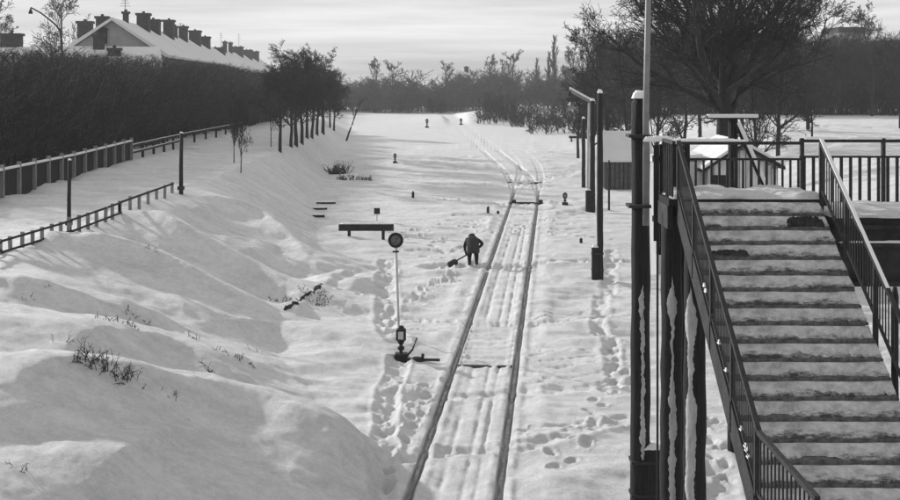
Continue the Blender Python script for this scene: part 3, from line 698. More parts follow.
# ------------------------------------------------------------------ person shovelling
def person():
    x, y, z = gp(473, 266)
    t = thing('person', 'stooping person in dark winter clothes shovelling snow left of the track', 'person', (x, y, z), 0); t.scale = (1.12, 1.05, 1.05)
    J = {}; E = []; Rr = []
    def j(n, p, r, to=None):
        J[n] = len(J); Rr.append((p, r))
        if to: E.append((J[to], J[n]))
    j('pelvis', (.0, .02, .66), (.155, .135)); j('waist', (.0, .14, .79), (.16, .14), 'pelvis'); j('chest', (-.01, .30, .92), (.185, .15), 'waist'); j('upper', (-.015, .38, .97), (.15, .12), 'chest')
    j('neck', (-.02, .45, .99), (.065, .065), 'upper'); j('head0', (-.025, .51, 1.01), (.085, .095), 'neck'); j('head', (-.03, .59, 1.03), (.085, .10), 'head0'); j('crown', (-.03, .64, 1.06), (.06, .07), 'head')
    j('nose', (-.03, .665, .985), (.018, .018), 'head')
    for s, n in ((-1, 'l'), (1, 'r')):
        j('hip' + n, (s * .10, .02, .60), (.115, .12), 'pelvis'); j('knee' + n, (s * .125, .13, .36), (.085, .085), 'hip' + n); j('ank' + n, (s * .125, .0, .09), (.062, .065), 'knee' + n)
        j('heel' + n, (s * .125, -.03, .035), (.048, .04), 'ank' + n); j('toe' + n, (s * .14, .19, .03), (.05, .035), 'ank' + n)
    j('shl', (-.20, .36, .95), (.085, .085), 'upper'); j('ell', (-.29, .30, .72), (.068, .068), 'shl'); j('wrl', (-.27, .20, .53), (.045, .045), 'ell'); j('pal', (-.27, .165, .475), (.04, .032), 'wrl')
    j('shr', (.19, .34, .95), (.085, .085), 'upper'); j('elr', (.35, .20, .80), (.068, .068), 'shr'); j('wrr', (.17, .12, .64), (.045, .045), 'elr'); j('par', (.11, .10, .615), (.04, .032), 'wrr')
    A = Vector((.16, .075, .64)); B = Vector((-.80, .05, .06))          # the shovel handle
    ax = (B - A).normalized()
    for n, c0 in (('pal', Vector((-.27, .165, .475))), ('par', Vector((.11, .10, .615)))):
        c = A + ax * ((c0 - A).dot(ax))
        for k in range(4):
            o = ax * ((k - 1.5) * .021); L = (.9, 1.0, .96, .8)[k]
            j(n + 'f%da' % k, tuple(c + o + Vector((0, .032, .02 * L))), (.009, .009), n); j(n + 'f%db' % k, tuple(c + o + Vector((0, .010, -.034 * L))), (.009, .009), n + 'f%da' % k); j(n + 'f%dc' % k, tuple(c + o + Vector((0, -.022, -.018 * L))), (.008, .008), n + 'f%db' % k)
        j(n + 'ta', tuple(c + ax * -.045 + Vector((0, -.006, .028))), (.011, .011), n); j(n + 'tb', tuple(c + ax * -.05 + Vector((0, -.028, -.004))), (.010, .010), n + 'ta')
    me = bpy.data.meshes.new('body'); me.from_pydata([p for p, r in Rr], E, [])
    o = put('body', me, CLOTH, t)
    md = o.modifiers.new('skin', 'SKIN'); md.use_smooth_shade = True; md.branch_smoothing = .4
    for k, (p, r) in enumerate(Rr): me.skin_vertices[0].data[k].radius = r
    me.skin_vertices[0].data[0].use_root = True
    sb = o.modifiers.new('sub', 'SUBSURF'); sb.levels = 1; sb.render_levels = 2
    # quilted coat: a sleeve-less shell over the torso ending in a flared hem
    rings = [((.0, -.03, .50), .235, .19, 0), ((.0, .0, .60), .225, .19, 15), ((.0, .08, .72), .215, .18, 38), ((-.005, .19, .84), .225, .175, 50), ((-.01, .30, .935), .235, .165, 58), ((-.015, .39, .99), .17, .13, 65), ((-.02, .44, 1.0), .09, .085, 70)]
    V = []; Fs = []; n = 20
    for k, (c, a, b, an) in enumerate(rings):
        an = math.radians(an)
        for i in range(n):
            th = 2 * math.pi * i / n; wv = 1 + .03 * math.sin(3 * th + k * 1.7) + .025 * math.sin(7 * th + k)
            lx, ly = math.cos(th) * a * wv, math.sin(th) * b * wv
            V.append((c[0] + lx, c[1] + ly * math.cos(an), c[2] - ly * math.sin(an)))
    for k in range(len(rings) - 1):
        for i in range(n): i2 = (i + 1) % n; Fs.append((k * n + i, k * n + i2, (k + 1) * n + i2, (k + 1) * n + i))
    mb = MB(); mb.add(V, Fs); mb.build('coat', COATM, t, smooth=True)
    # fur hat
    V = []; Fs = []; n = 14
    for k, (h, r) in enumerate(((-.05, .10), (-.02, .118), (.03, .12), (.07, .10), (.10, .05), (.105, .0))):
        for i in range(n):
            th = 2 * math.pi * i / n; V.append((-.03 + math.cos(th) * r, .59 + math.sin(th) * r * 1.1 - h * .1, 1.05 + h))
    for k in range(5):
        for i in range(n): i2 = (i + 1) % n; Fs.append((k * n + i, k * n + i2, (k + 1) * n + i2, (k + 1) * n + i))
    mb = MB(); mb.add(V, Fs); mb.build('hat', CLOTH, t, smooth=True)
    s = thing('snow_shovel', 'dark shovel held low to the left by the stooping person', 'shovel', (x, y, z), 0); s.scale = (1.12, 1.05, 1.05)
    MB().tube([A - ax * .10, A, A + ax * .9], .026, 8).build('handle', WOOD_DARK, s)
    P = A + ax * .84; sd_ = Vector((.1, .55, .8)); sd_ = (sd_ - ax * sd_.dot(ax)).normalized(); nn = ax.cross(sd_).normalized()
    V = []
    for (l, hw) in ((0, .05), (.07, .14), (.32, .15), (.38, .11)):
        for w_ in (-1, -.5, 0, .5, 1):
            for h in (-.012, .012): V.append(tuple(P + ax * l + sd_ * hw * w_ + nn * (h + .03 * w_ * w_)))
    Fs = []
    for k in range(3):
        for m_ in range(4):
            a = k * 10 + m_ * 2; Fs += [(a, a + 2, a + 12, a + 10), (a + 1, a + 11, a + 13, a + 3)]
        a = k * 10; Fs += [(a, a + 10, a + 11, a + 1), (a + 8, a + 9, a + 19, a + 18)]
    for m_ in range(4): Fs += [(m_ * 2, m_ * 2 + 1, m_ * 2 + 3, m_ * 2 + 2), (30 + m_ * 2, 32 + m_ * 2, 33 + m_ * 2, 31 + m_ * 2)]
    mb = MB(); mb.add(V, Fs); mb.build('blade', BLACK, s)
person()

# ------------------------------------------------------------------ fences and posts on the left bank
def rail_fence(label, a, b, n, H, rails, snow=True, post_w=.09, sag=.0, pm=WOOD_GREY, rm=WOOD_DARK, r_h=.07, seed=0):
    """posts with horizontal rails between two ground points"""
    r = np.random.default_rng(seed); t = thing('rail_fence', label, 'fence', (a[0], a[1], hz1(a[0], a[1])))
    base = Vector(t.location); tops = []
    for i in range(n + 1):
        f = i / n; x = a[0] + (b[0] - a[0]) * f; y = a[1] + (b[1] - a[1]) * f; z = hz1(*a) * (1 - f) + hz1(*b) * f
        hh = H * (1 + r.normal(0, .05)); p = Vector((x, y, z)) - base; tops.append(p)
        MB().bar(p + Vector((0, 0, -.6)), p + Vector((r.normal(0, .015), 0, hh + .04)), post_w, post_w, (1, 0, 0)).build('post', pm, t)
    for rr in rails:
        for i in range(n):
            A_, B_ = tops[i] + Vector((.06, -.04, H * rr)), tops[i + 1] + Vector((.06, -.04, H * rr)); 
            o = MB().bar(A_, B_, .05, r_h).build('rail', rm, t)
            if snow: MB().bar(A_ + Vector((0, 0, r_h / 2 + .016)), B_ + Vector((0, 0, r_h / 2 + .016 + r.uniform(-.01, .02))), .055, .035).build('snow', SNOW_CAP, o)
    return t
# low fence along the crest, partly drifted in
pts = [gp(u, v)[:2] for u, v in ((-60, 276), (0, 254), (70, 232), (120, 213), (172, 193))]
rail_fence('low pale-posted rail fence half buried in snow at the left edge', pts[0], pts[1], 5, .34, (.3, .98), False, .09, seed=1, r_h=.06)
rail_fence('low rail fence with pale posts left of the near dark post on the bank', pts[1], pts[2], 7, .36, (.12, .98), False, .09, seed=2, r_h=.06)
rail_fence('low rail fence with pale posts between the two dark posts on the bank', pts[2], pts[3], 6, .38, (.05, .98), False, .10, seed=3, r_h=.06)
rail_fence('far end of the low rail fence beside the second dark post', pts[3], pts[4], 6, .40, (.98,), False, .10, seed=4, r_h=.07)
# tall board fence in front of the hedge
def board_fence(a, b, label, H=1.12):
    t = thing('board_fence', label, 'fence', (a[0], a[1], hz1(a[0], a[1]))); base = Vector(t.location)
    L = math.hypot(b[0] - a[0], b[1] - a[1]); ang = math.atan2(b[1] - a[1], b[0] - a[0]); n = int(L / .235)
    bmesh_ = [MB().box(-.095, .095, -.014, .014, -.6, H * h, 0).mesh('board') for h in (.94, .97, 1.0)]
    for i in range(n):
        f = (i + .5) / n; x, y = a[0] + (b[0] - a[0]) * f, a[1] + (b[1] - a[1]) * f
        put('board', bmesh_[i % 3], WOOD_DARK, t, Vector((x, y, hz1(*a) * (1 - f) + hz1(*b) * f)) - base, (0, 0, ang))
    m = max(2, round(L / 2.1)); off = Vector((math.sin(ang), -math.cos(ang), 0)) * .09; tops = []
    for i in range(m + 1):
        f = i / m; x, y = a[0] + (b[0] - a[0]) * f, a[1] + (b[1] - a[1]) * f; p = Vector((x, y, hz1(*a) * (1 - f) + hz1(*b) * f)) - base + off; tops.append(p)
        MB().bar(p + Vector((0, 0, -.7)), p + Vector((0, 0, H + .22)), .15, .15, (1, 0, 0)).build('post', WOOD_GREY, t)
    for i in range(m):
        o = MB().bar(tops[i] + Vector((0, 0, H - .05)), tops[i + 1] + Vector((0, 0, H - .05)), .10, .09).build('rail', WOOD_DARK, t)
        MB().bar(tops[i] + Vector((0, 0, H + .035)), tops[i + 1] + Vector((0, 0, H + .035)), .14, .085).build('snow', SNOW_CAP, o)
q = [march(u, v, lambda a_, b_: hz(a_, b_, False)) for u, v in ((-40, 212), (0, 198), (72, 178), (130, 160))]
board_fence(q[0], q[1], 'dark board fence with snowy rail at the left frame edge')
board_fence(q[1], q[2], 'dark board fence with pale posts and snowy top rail before the hedge')
board_fence(q[2], q[3], 'far stretch of the dark board fence ending beside the open rails')
q2 = [march(u, v, lambda a_, b_: hz(a_, b_, False)) for u, v in ((131, 160), (182, 146), (242, 132))]
rail_fence('open snow-topped rail fence next to the end of the board fence', q2[0], q2[1], 5, .85, (.5, .98), True, .14, seed=7, r_h=.13, pm=WOOD_DARK)
rail_fence('distant open snow-topped rail fence leading to the young trees', q2[1], q2[2], 6, .85, (.98,), True, .14, seed=8, r_h=.13, pm=WOOD_DARK)
for u, vb, vt, r, lab in ((69, 231, 160, .055, 'near dark wooden post rising above the low fence'), (181, 194, 133, .075, 'far dark wooden post at the end of the low fence')):
    x, y, z = gp(u, vb); zt = CAMZ - (vt - HV) / F * y - z
    t = thing('post', lab, 'post', (x, y, z - .1)); MB().tube([(0, 0, 0), (0, 0, zt * .5), (.02, 0, zt + .1)], [r * 1.25, r * 1.1, r], 9).build('shaft', TAR, t, smooth=True)
    MB().box(-r * 1.7, r * 1.7, -r * 1.9, r * 1.5, .28, .42, .01).build('clamp', IRON, t)
    put('snow', snow_lump(r * 1.9, r * 1.9, .06, 3, 6, 6), SNOW_CAP, t, (.02, 0, zt + .09))

# street lamp over the hedge
D = 84.0; b = px(62, 52, D); x = b.x; z = hz1(x, D)
t = thing('street_lamp', 'curved street lamp leaning out to the left above the hedge', 'street lamp', (x, D, z - .1))
P = [Vector((0, 0, 0))] + [px(u, v, D) - Vector((x, D, z - .1)) for u, v in ((62, 50), (61.5, 40), (60, 31), (56, 25), (50, 20), (41, 13), (31, 7.5))]
MB().tube(P, [.10, .075, .07, .065, .06, .055, .05, .045], 8).build('pole', IRON, t, smooth=True)
e = P[-1]; MB().tube([e + Vector((0, 0, .02)), e + Vector((-.03, 0, -.12)), e + Vector((-.03, 0, -.2)), e + Vector((-.03, 0, -.42))], [.04, .06, .11, .15], 10).build('lamp_head', BLACK, t)

# ------------------------------------------------------------------ houses behind the hedge
def chimney(par, x, y, z0, wx, wy, h, caps=True, seed=0):
    c = MB().box(-wx / 2, wx / 2, -wy / 2, wy / 2, -1.6, h).build('chimney', BRICK, par, (x, y, z0))
    MB().box(-wx / 2 - .12, wx / 2 + .12, -wy / 2 - .12, wy / 2 + .12, h, h + .22).build('cap', BRICK, c)
    n = max(1, int(wx / .8))
    for k in range(n):
        xx = (k + .5) / n * wx - wx / 2; MB().tube([(xx, 0, h + .2), (xx, 0, h + .42)], .14, 8).build('flue', BRICK, c)
    return c
def antenna(par, x, y, z, h):
    a = MB().tube([(0, 0, -.6), (0, 0, h)], .03, 5)
    for k, f in enumerate((.72, .84, .95)): a.bar((-.5 + .1 * k, 0, h * f), (.5 - .1 * k, 0, h * f), .035, .035)
    return a.build('antenna', IRON, par, (x, y, z))
def gable_house(name, label, ridge0, ridge1, half, drop, depth_under, chims, wins=True, ants=(), storey=3.0, snowm=ROOFSNOW):
    """ridge0, ridge1: world ends of the ridge; half: half width; drop: ridge to eave"""
    r0, r1 = Vector(ridge0), Vector(ridge1); d = Vector((r1.x - r0.x, r1.y - r0.y, 0)); L = d.length; ang = math.atan2(d.y, d.x) - math.pi / 2
    g = hz1((r0.x + r1.x) / 2, (r0.y + r1.y) / 2); t = thing(name, label, 'house', (r0.x, r0.y, g - .3), ang); zr = r0.z - g + .3; ze = zr - drop
    MB().prism([(-half + .25, 0), (half - .25, 0), (half - .25, ze - .06), (0, zr - .16), (-half + .25, ze - .06)], .25, L - .25).build('wall', PLASTER, t)
    k = .28
    rf = MB().prism([(-half, ze - .1), (0, zr - .12), (half, ze - .1), (half + .25, ze - .1 + .02), (half + .25, ze + k - .15), (0, zr + k - .12), (-half - .25, ze + k - .15), (-half - .25, ze - .08)], -.25, L + .25).build('roof', snowm, t)
    for (yy, xx, wx, wy, h) in chims:
        zz = zr - abs(xx) / half * drop; chimney(rf, xx, yy, zz, wx, wy, h)
    for (yy, h) in ants: antenna(rf, .0, yy, zr, h)
    if wins:
        fl = int(ze // storey)
        for s in (-1, 1):
            for q_ in range(fl):
                for w_ in range(int(L // 3.2)):
                    yy = 1.8 + w_ * 3.2; zz = .9 + q_ * storey
                    if s < 0 or w_ > 7: continue
                    o = put('window', WIN, GLASS, t, (s * (half - .25) + s * .01, yy, zz), (0, 0, math.pi / 2 * s)); put('frame', WINF, WHITE, o)
        for q_ in range(fl):
            for xx in (-half * .5, 0, half * .5):
                o = put('window', WIN, GLASS, t, (xx, .24, .9 + q_ * storey)); put('frame', WINF, WHITE, o)
    return t
WIN = MB().box(-.5, .5, -.02, .02, 0, 1.5).mesh('window'); 
WINF = MB().box(-.58, -.5, -.05, .03, -.08, 1.58).box(.5, .58, -.05, .03, -.08, 1.58).box(-.5, .5, -.05, .03, 1.5, 1.58).box(-.5, .5, -.05, .03, -.08, 0).box(-.03, .03, -.035, -.021, 0, 1.5).mesh('frame')
A = px(112, 19, 112); zr = A.z
def ridge_at(u, z, v): D = (z - CAMZ) * F / (HV - v); return Vector(((u - U0) / F * D, D, z))
B = ridge_at(208, zr, 45.5)
L = (Vector((B.x, B.y)) - Vector((A.x, A.y))).length
house = gable_house('apartment_house', 'long snow-roofed house with a row of dark chimneys above the left hedge', A, B, 4.9, 3.4, 0,
    [(2.0, -1.2, 1.0, 1.0, .95), (4.0, -3.1, 1.3, 1.0, 1.9), (7.0, .1, .5, .5, .9), (15, .6, 1.2, 1.4, 1.5), (22, .6, 1.4, 1.8, 1.2), (32, 1.0, 1.1, 1.8, 1.9), (41, .6, .6, .6, 1.3), (48, .8, 1.0, 1.8, 1.7), (62, .8, 1.5, 2.2, 1.7), (74, 1.0, 1.4, 2.4, 1.4)], ants=((7.2, 2.2), (52, 2.0)))
o = MB().box(-.45, .45, -.15, .6, 0, 1.3).prism([(-.6, 1.3), (.6, 1.3), (0, 1.55)], -.25, .7).build('attic_hatch', BLACK, house, (-.9, .1, zr - hz1((A.x + B.x) / 2, (A.y + B.y) / 2) + .3 - 2.2))
o = MB().box(-.5, .5, -.1, .3, 0, .5).build('attic_window', BLACK, house, (-.6, .16, zr - hz1((A.x + B.x) / 2, (A.y + B.y) / 2) + .3 - 3.1))
# low house in front of it
A = px(64, 51, 100); A.z = 10.15; B = px(148, 50, 100); B.z = 10.15
gable_house('low_house', 'low white-roofed house just over the hedge before the long house', (A.x, 101, A.z - .25), (B.x, 103, B.z - .25), 4.0, 1.9, 0, [(2.4, .2, .9, .9, 1.0), (3.6, 1.5, .7, 1.0, .5)], wins=False)
A = px(-40, 48, 105); A.z = 10.0; B = px(36, 48, 105)
gable_house('low_house', 'snowy roof with one wide dark chimney at the left frame edge', (A.x, 105, 9.95), (B.x, 105, 9.95), 4.5, 2.0, 0, [(4.2, -.4, 1.0, 1.6, 1.25)], wins=False)
A = px(212, 49, 225); B = ridge_at(258, A.z, 58)
gable_house('apartment_house', 'farther snow-roofed house with small chimneys right of the long house', A, B, 6, 4.5, 0, [(6, .5, 2.4, 1.5, .6), (18, .3, .8, .8, 1.9), (28, .3, .8, .8, 2.0), (42, .4, 2.2, 2.0, 1.6), (60, .5, 2.6, 3, 1.4), (75, .5, 3, 3, 1.4)], wins=False, ants=((14, 3.5), (48, 4.5)))
# houses on the right, above the thicket
def block_house(label, u0, u1, vt, D, seed):
    a, b_ = px(u0, vt, D), px(u1, vt, D); w_ = b_.x - a.x; g = hz1((a.x + b_.x) / 2, D); H = a.z - g + .3
    t = thing('flat_house', label, 'house', ((a.x + b_.x) / 2, D, g - .3))
    MB().box(-w_ / 2, w_ / 2, 0, 9, 0, H - .9).build('wall', PLASTER, t); rf = MB().box(-w_ / 2 - .15, w_ / 2 + .15, -.15, 9.15, H - .9, H).build('roof', BRICK, t)
    for k in range(2):
        for q_ in (1, 2):
            o = put('window', WIN, GLASS, t, (-w_ / 4 + k * w_ / 2, -.01, H - 1.2 - q_ * 2.2)); put('frame', WINF, WHITE, o)
    return t
block_house('pale house with dark flat roof rising above the right thicket', 839, 865, 27, 205, 1)
block_house('dark-roofed house half hidden behind the great tree branches', 781, 799, 23, 210, 2)
block_house('low far house at the right frame edge above the thicket', 880, 912, 40, 230, 3)
A = px(456, 79, 270)
gable_house('far_cottage', 'tiny snowy roof with chimney among the far woods', (px(460, 72, 325).x, 325, px(459, 72, 325).z), (px(478, 72, 325).x, 329, px(459, 72, 325).z), 5, 3.4, 0, [(2.2, 0, .8, .8, 1.2)], wins=False)

# ------------------------------------------------------------------ poles, kiosk and hut on the right
def ragged_strip(r, H, a0, a1, seed, z0=0.0, thick=.008, n=220):
    """wind-plastered snow clinging to one side of a round pole; angles in radians"""
    q = np.random.default_rng(seed); V = []; Fs = []; K = 5
    for i in range(n + 1):
        z = z0 + (H - z0) * i / n; e0 = a0 + (vn(z * 2.1, seed * 1.7) * .16 + (vn(z * 6, seed * 3.3) + .6 * vn(z * 23, seed * 1.3)) * .28); e1 = a1 + (vn(z * 1.7, seed * 2.9 + 7) * .2 + (vn(z * 7, seed + 5.5) + .6 * vn(z * 27, seed * 2.3)) * .28)
        wf_ = float(sst(-.16, .12, vn(z * .9, seed * 4.1) + .55 * vn(z * 3.1, seed * 2.1) + .30)); wf_ = (.5 + .5 * wf_) * float(sst(0, .06, i / n) * sst(0, .10, 1 - i / n)); mid_ = (e0 + e1) / 2; e0, e1 = mid_ + (e0 - mid_) * wf_, mid_ + (e1 - mid_) * wf_
        for k in range(K):
            f = k / (K - 1); an = float(e0 + (e1 - e0) * f); rr = r + (thick * wf_ * 2 * math.sin(math.pi * f) ** .6 - .008 * (1 - wf_) if 0 < k < K - 1 else -.008)
            V.append((math.cos(an) * rr, math.sin(an) * rr, z))
    for i in range(n):
        for k in range(K - 1): a = i * K + k; Fs.append((a, a + 1, a + K + 1, a + K))
    mb = MB(); mb.add(V, Fs); return mb.mesh('snow_crust', True)

def tar_pole(u, vb, vt, r, label, stub_v=None, stub_u=None, D=None, snow=True, group='tarred poles along the right of the track', yaw=0, crust=None):
    if D is None: x, y, z = gp(u, vb)
    else: y = D; x = (u - U0) / F * D; z = hz1(x, D)
    H = CAMZ - (vt - HV) / F * y - z
    t = thing('tarred_pole', label, 'pole', (x, y, z - .15), 0, group); H += .15
    q_ = random.Random(int(u * 7)); pts_ = [(q_.uniform(-.07, .07) * r if 0 < k < 14 else 0, q_.uniform(-.07, .07) * r if 0 < k < 14 else 0, (H - .12) * k / 14) for k in range(15)] + [(0, 0, H)]
    MB().tube(pts_, [r * (1.07 - .16 * k / 14) * q_.uniform(.96, 1.03) for k in range(15)] + [r * .5], 14).build('shaft', TAR, t, smooth=True)
    if snow: put('snow', snow_lump(r * 1.7, r * 1.7, .13, 5, 8, 8), SNOW_CAP, t, (0, 0, H - .04))
    if stub_v is not None:
        sx = (stub_u - u) / F * y; hs = CAMZ - (stub_v - HV) / F * y - z + .15; sw_ = r * 1.05
        s = MB().box(sx - sw_, sx + sw_, -sw_, sw_, -.2, hs, .02).build('stub', TAR, t)
        put('snow', snow_lump(sw_ * 2, sw_ * 2, .08, 6, 8, 8), SNOW_CAP, s, (sx, 0, hs - .005))
        for zz in (hs * .35, hs * .8): MB().box(min(sx - sw_, -r) - .012, max(sx + sw_, r) + .012, -max(sw_, r) - .012, max(sw_, r) + .012, zz, zz + .05).build('strap', IRON, t)
    if crust:
        for (h0, h1, a0, a1, sd2) in crust: put('snow_crust', ragged_strip(r * 1.03, h1, a0, a1, sd2, h0), mat('plastered_snow', .40, .9, .35, 6.0, .6, 20, stretch=(1, 1, .35)), t)
    return t
tar_pole(600, 279, 92, .115, 'slim tarred pole with side stub, nearest of the thin poles right of the track', 247, 595)
tar_pole(592.5, 212, 100, .15, 'second slim tarred pole with thick stub farther along the track', 190, 588.5)
tar_pole(583.5, 187, 118, .13, 'farthest thin pole right of the track beside the low stubs')
tar_pole(609, 210, 160, .06, 'thin short post in front of the kiosk wall', snow=False)
xx = march(586, 186, base_h)
# signal with a slanting arm
x, y, z = gp(587.5, 200); t = thing('signal_post', 'pale post with a snow-covered slanting arm beside the tarred poles', 'signal', (x, y, z - .1))
a = px(589, 103, y) - Vector((x, y, z - .1)); MB().tube([(0, 0, 0), (a.x, 0, a.z)], [.085, .07], 8).build('post', WOOD_PALE, t)
p0, p1 = px(595, 104, y) - Vector((x, y, z - .1)), px(569, 90, y) - Vector((x, y, z - .1))
arm = MB().bar(p0 + Vector((0, -.12, 0)), p1 + Vector((0, -.12, 0)), .10, .20).build('arm', WOOD_GREY, t)
MB().bar(p0 + Vector((-.03, -.13, .15)), p1 + Vector((.03, -.13, .14)), .15, .12).build('snow', SNOW_CAP, arm)
MB().tube([p1 + Vector((.02, -.12, -.05)), p1 + Vector((.02, -.12, -.32))], [.1, .13], 8).build('lamp', BLACK, t)
# great near pole and trestle poles
SH = 2.55
tar_pole(640.3, 480, 96, .165, 'thick tarred pole with snow-plastered face standing left of the stair landing', 447, 651, D=21.6, crust=[(1.0, 4.2, -1.75, -1.25, 11)])

# kiosk
x, y, z = gp(606, 190); D = y
t = thing('kiosk', 'small dark hut with steep snowy roof behind the tarred poles', 'hut', (x, D, z - .1))
w_ = 44 / F * D; hw = (190 - 157) / F * D; hr = (190 - 130) / F * D
KW = mat('grey_hut_board', .07, .9, .4, 5, .4, 30)
MB().box(0, w_, 0, 2.4, 0, hw).build('wall', WOOD_DARK, t)
for k in range(10): MB().box(.04 + k * w_ / 10, (k + 1) * w_ / 10 - .03, -.03, -.004, .05, hw - .05).build('board', KW, t)
MB().add([(-.25, -.3, hw - .1), (w_ + .25, -.3, hw - .1), (w_ + .15, 1.2, hr), (-.15, 1.2, hr), (-.25, 2.7, hw - .1), (w_ + .25, 2.7, hw - .1),
          (-.25, -.3, hw - .22), (w_ + .25, -.3, hw - .22), (-.25, 2.7, hw - .22), (w_ + .25, 2.7, hw - .22)],
         [(0, 1, 2, 3), (3, 2, 5, 4), (0, 3, 4, 8, 6), (1, 7, 9, 5, 2), (0, 6, 7, 1), (4, 5, 9, 8), (6, 8, 9, 7)]).build('roof', ROOFSNOW, t)
# bench-like low barrier by the kiosk
x, y, z = gp(580, 142); t = thing('low_barrier', 'small dark barrier rail at the far right edge of the yard', 'barrier', (x, y, z - .05))
MB().box(-1.3, 1.6, -.08, .08, .45, .75).build('rail', BLACK, t)
for dx in (-1.0, 1.3): MB().box(dx - .09, dx + .09, -.06, .06, 0, .45).build('leg', BLACK, t)

# wooden hut seen behind the landing
D = 46.0; xc = (741 - U0) / F * D; zg = hz1(xc, D); t = thing('wooden_hut', 'vertical-boarded gable hut with snowy roof and dark doorway behind the railing', 'hut', (xc, D, zg - .2))
def zv(v): return CAMZ - (v - HV) / F * D - zg + .2
def xu(u): return (u - 741) / F * D
ap, el, er = (xu(741), zv(143)), (xu(701), zv(169)), (xu(783), zv(166))
MB().prism([(xu(707), 0), (xu(778), 0), (xu(778), zv(166)), (ap[0], ap[1] - .12), (xu(707), zv(167))], 0, 4.0).build('wall', WOOD_GREY, t)
n = 11; x0, x1 = xu(707), xu(778)
for k in range(n):
    a, b = x0 + (x1 - x0) * k / n + .02, x0 + (x1 - x0) * (k + 1) / n - .03; m_ = (a + b) / 2
    zt = zv(167) + (ap[1] - .15 - zv(167)) * (1 - abs(m_ - ap[0]) / (x1 - x0) * 2) - .1
    MB().box(a, b, -.035, -.004, .05, zt).build('board', mat('pale_board', .55, .9, .25, 5, .4, 30, stretch=(4, 4, .5)) if k % 3 else WOOD_PALE, t)
MB().box(xu(711), xu(733), -.06, -.038, .1, zv(175)).build('door', BLACK, t)
for e, nm in ((el, 1), (er, 2)):
    sl = MB(); th = .12
    P = [(ap[0], ap[1]), (e[0], e[1]), (e[0], e[1] - th), (ap[0], ap[1] - th)]
    r_ = MB().prism(P, -.35, 4.3).build('roof', WOOD_DARK, t)
    P = [(ap[0], ap[1] + .13), (e[0], e[1] + .11), (e[0], e[1] + .004), (ap[0], ap[1] + .004)]
    MB().prism(P, -.33, 4.28).build('snow', ROOFSNOW, r_)
MB().prism([(xu(655) , zv(160)), (xu(706), zv(155)), (xu(706), zv(158)), (xu(655), zv(163))], .6, 3.2).build('lean_to_roof', ROOFSNOW, t)
MB().box(xu(660), xu(706), .7, 3.1, 0, zv(163) + .0).build('lean_to', WOOD_PALE, t)
# frame with snow-covered cross bar and diagonal brace
D = 24.5; xc = (733 - U0) / F * D; g = hz1(xc, D); zb = lambda v: CAMZ - (v - HV) / F * D - g + .1; xb_ = lambda u: (u - 733) / F * D
t = thing('timber_frame', 'dark post with snow-topped cross bar and pale diagonal brace behind the landing', 'post', (xc, D, g - .1))
MB().tube([(0, 0, 0), (0, 0, zb(119))], [.11, .095], 10).build('post', TAR, t)
cb = MB().box(xb_(707), xb_(758), -.06, .06, zb(119), zb(115.5)).build('cross_bar', WOOD_DARK, t)
MB().box(xb_(707.5), xb_(757.5), -.065, .065, zb(115.4), zb(114.2)).box(xb_(707.5), xb_(757.5), -.085, -.062, zb(117.6), zb(114.6)).build('snow', SNOW_CAP, cb)
o = MB().bar((xb_(735.5), -.13, zb(123)), (xb_(767), -.13, zb(194)), .07, .11).build('brace', WOOD_DARK, t)
MB().bar((xb_(736.5), -.19, zb(122.2)), (xb_(768), -.19, zb(193.2)), .04, .07).build('snow', SNOW_CAP, o)

# ------------------------------------------------------------------ footbridge landing and stair
Z0 = CAMZ - 1.8                                # landing level
RISE, RUN, NST, D0 = .175, .28, 17, 18.7
XL, XR = (678 - U0) / F * 18.6, (822 - U0) / F * 18.6
br = thing('footbridge', 'footbridge landing and walkway with dark railings and deep iron girder', 'footbridge', (XL, D0, 0))
def bx(mb, name, m, par=br, org=(XL, D0, 0), smooth=False):
    o = mb.build(name, m, par, smooth=smooth); o.location = (-org[0], -org[1], -org[2]); return o
XE = 9.6
bx(MB().box(XL - .12, XR + .10, D0, 20.08, Z0 - .10, Z0), 'landing_deck', WOOD_DARK)
ZW, YW = CAMZ - 2.05, 18.42                    # the walkway to the right lies a little lower
bx(MB().box(XR + .12, XE, YW, 20.4, ZW - .10, ZW), 'walkway_deck', WOOD_DARK)
bx(MB().box(XR + .16, XE, YW + .04, YW + .12, ZW - .98, ZW - .101), 'girder', GIRDER)
bx(MB().box(XR + .16, XE, YW - .06, YW + .039, ZW - 1.0, ZW - .93), 'girder_flange', GIRDER)
bx(MB().box(XR + .16, XE, YW - .06, YW + .039, ZW - .16, ZW - .101), 'girder_flange', GIRDER)
bx(MB().box(XR + .2, XE, YW - .07, YW + .039, ZW - .42, ZW - .36), 'girder_ledge', GIRDER)
for k in range(4): bx(MB().box(XR + .55 + k * .9, XR + .60 + k * .9, YW - .04, YW + .038, ZW - .92, ZW - .43), 'stiffener', GIRDER)
bx(MB().box(XL - .1, XE, 19.9, 19.98, ZW - .75, ZW - .101), 'far_girder', GIRDER)
bx(MB().box(XL - .13, XL - .05, D0 + .05, 19.89, Z0 - .45, Z0 - .101), 'side_girder', GIRDER)

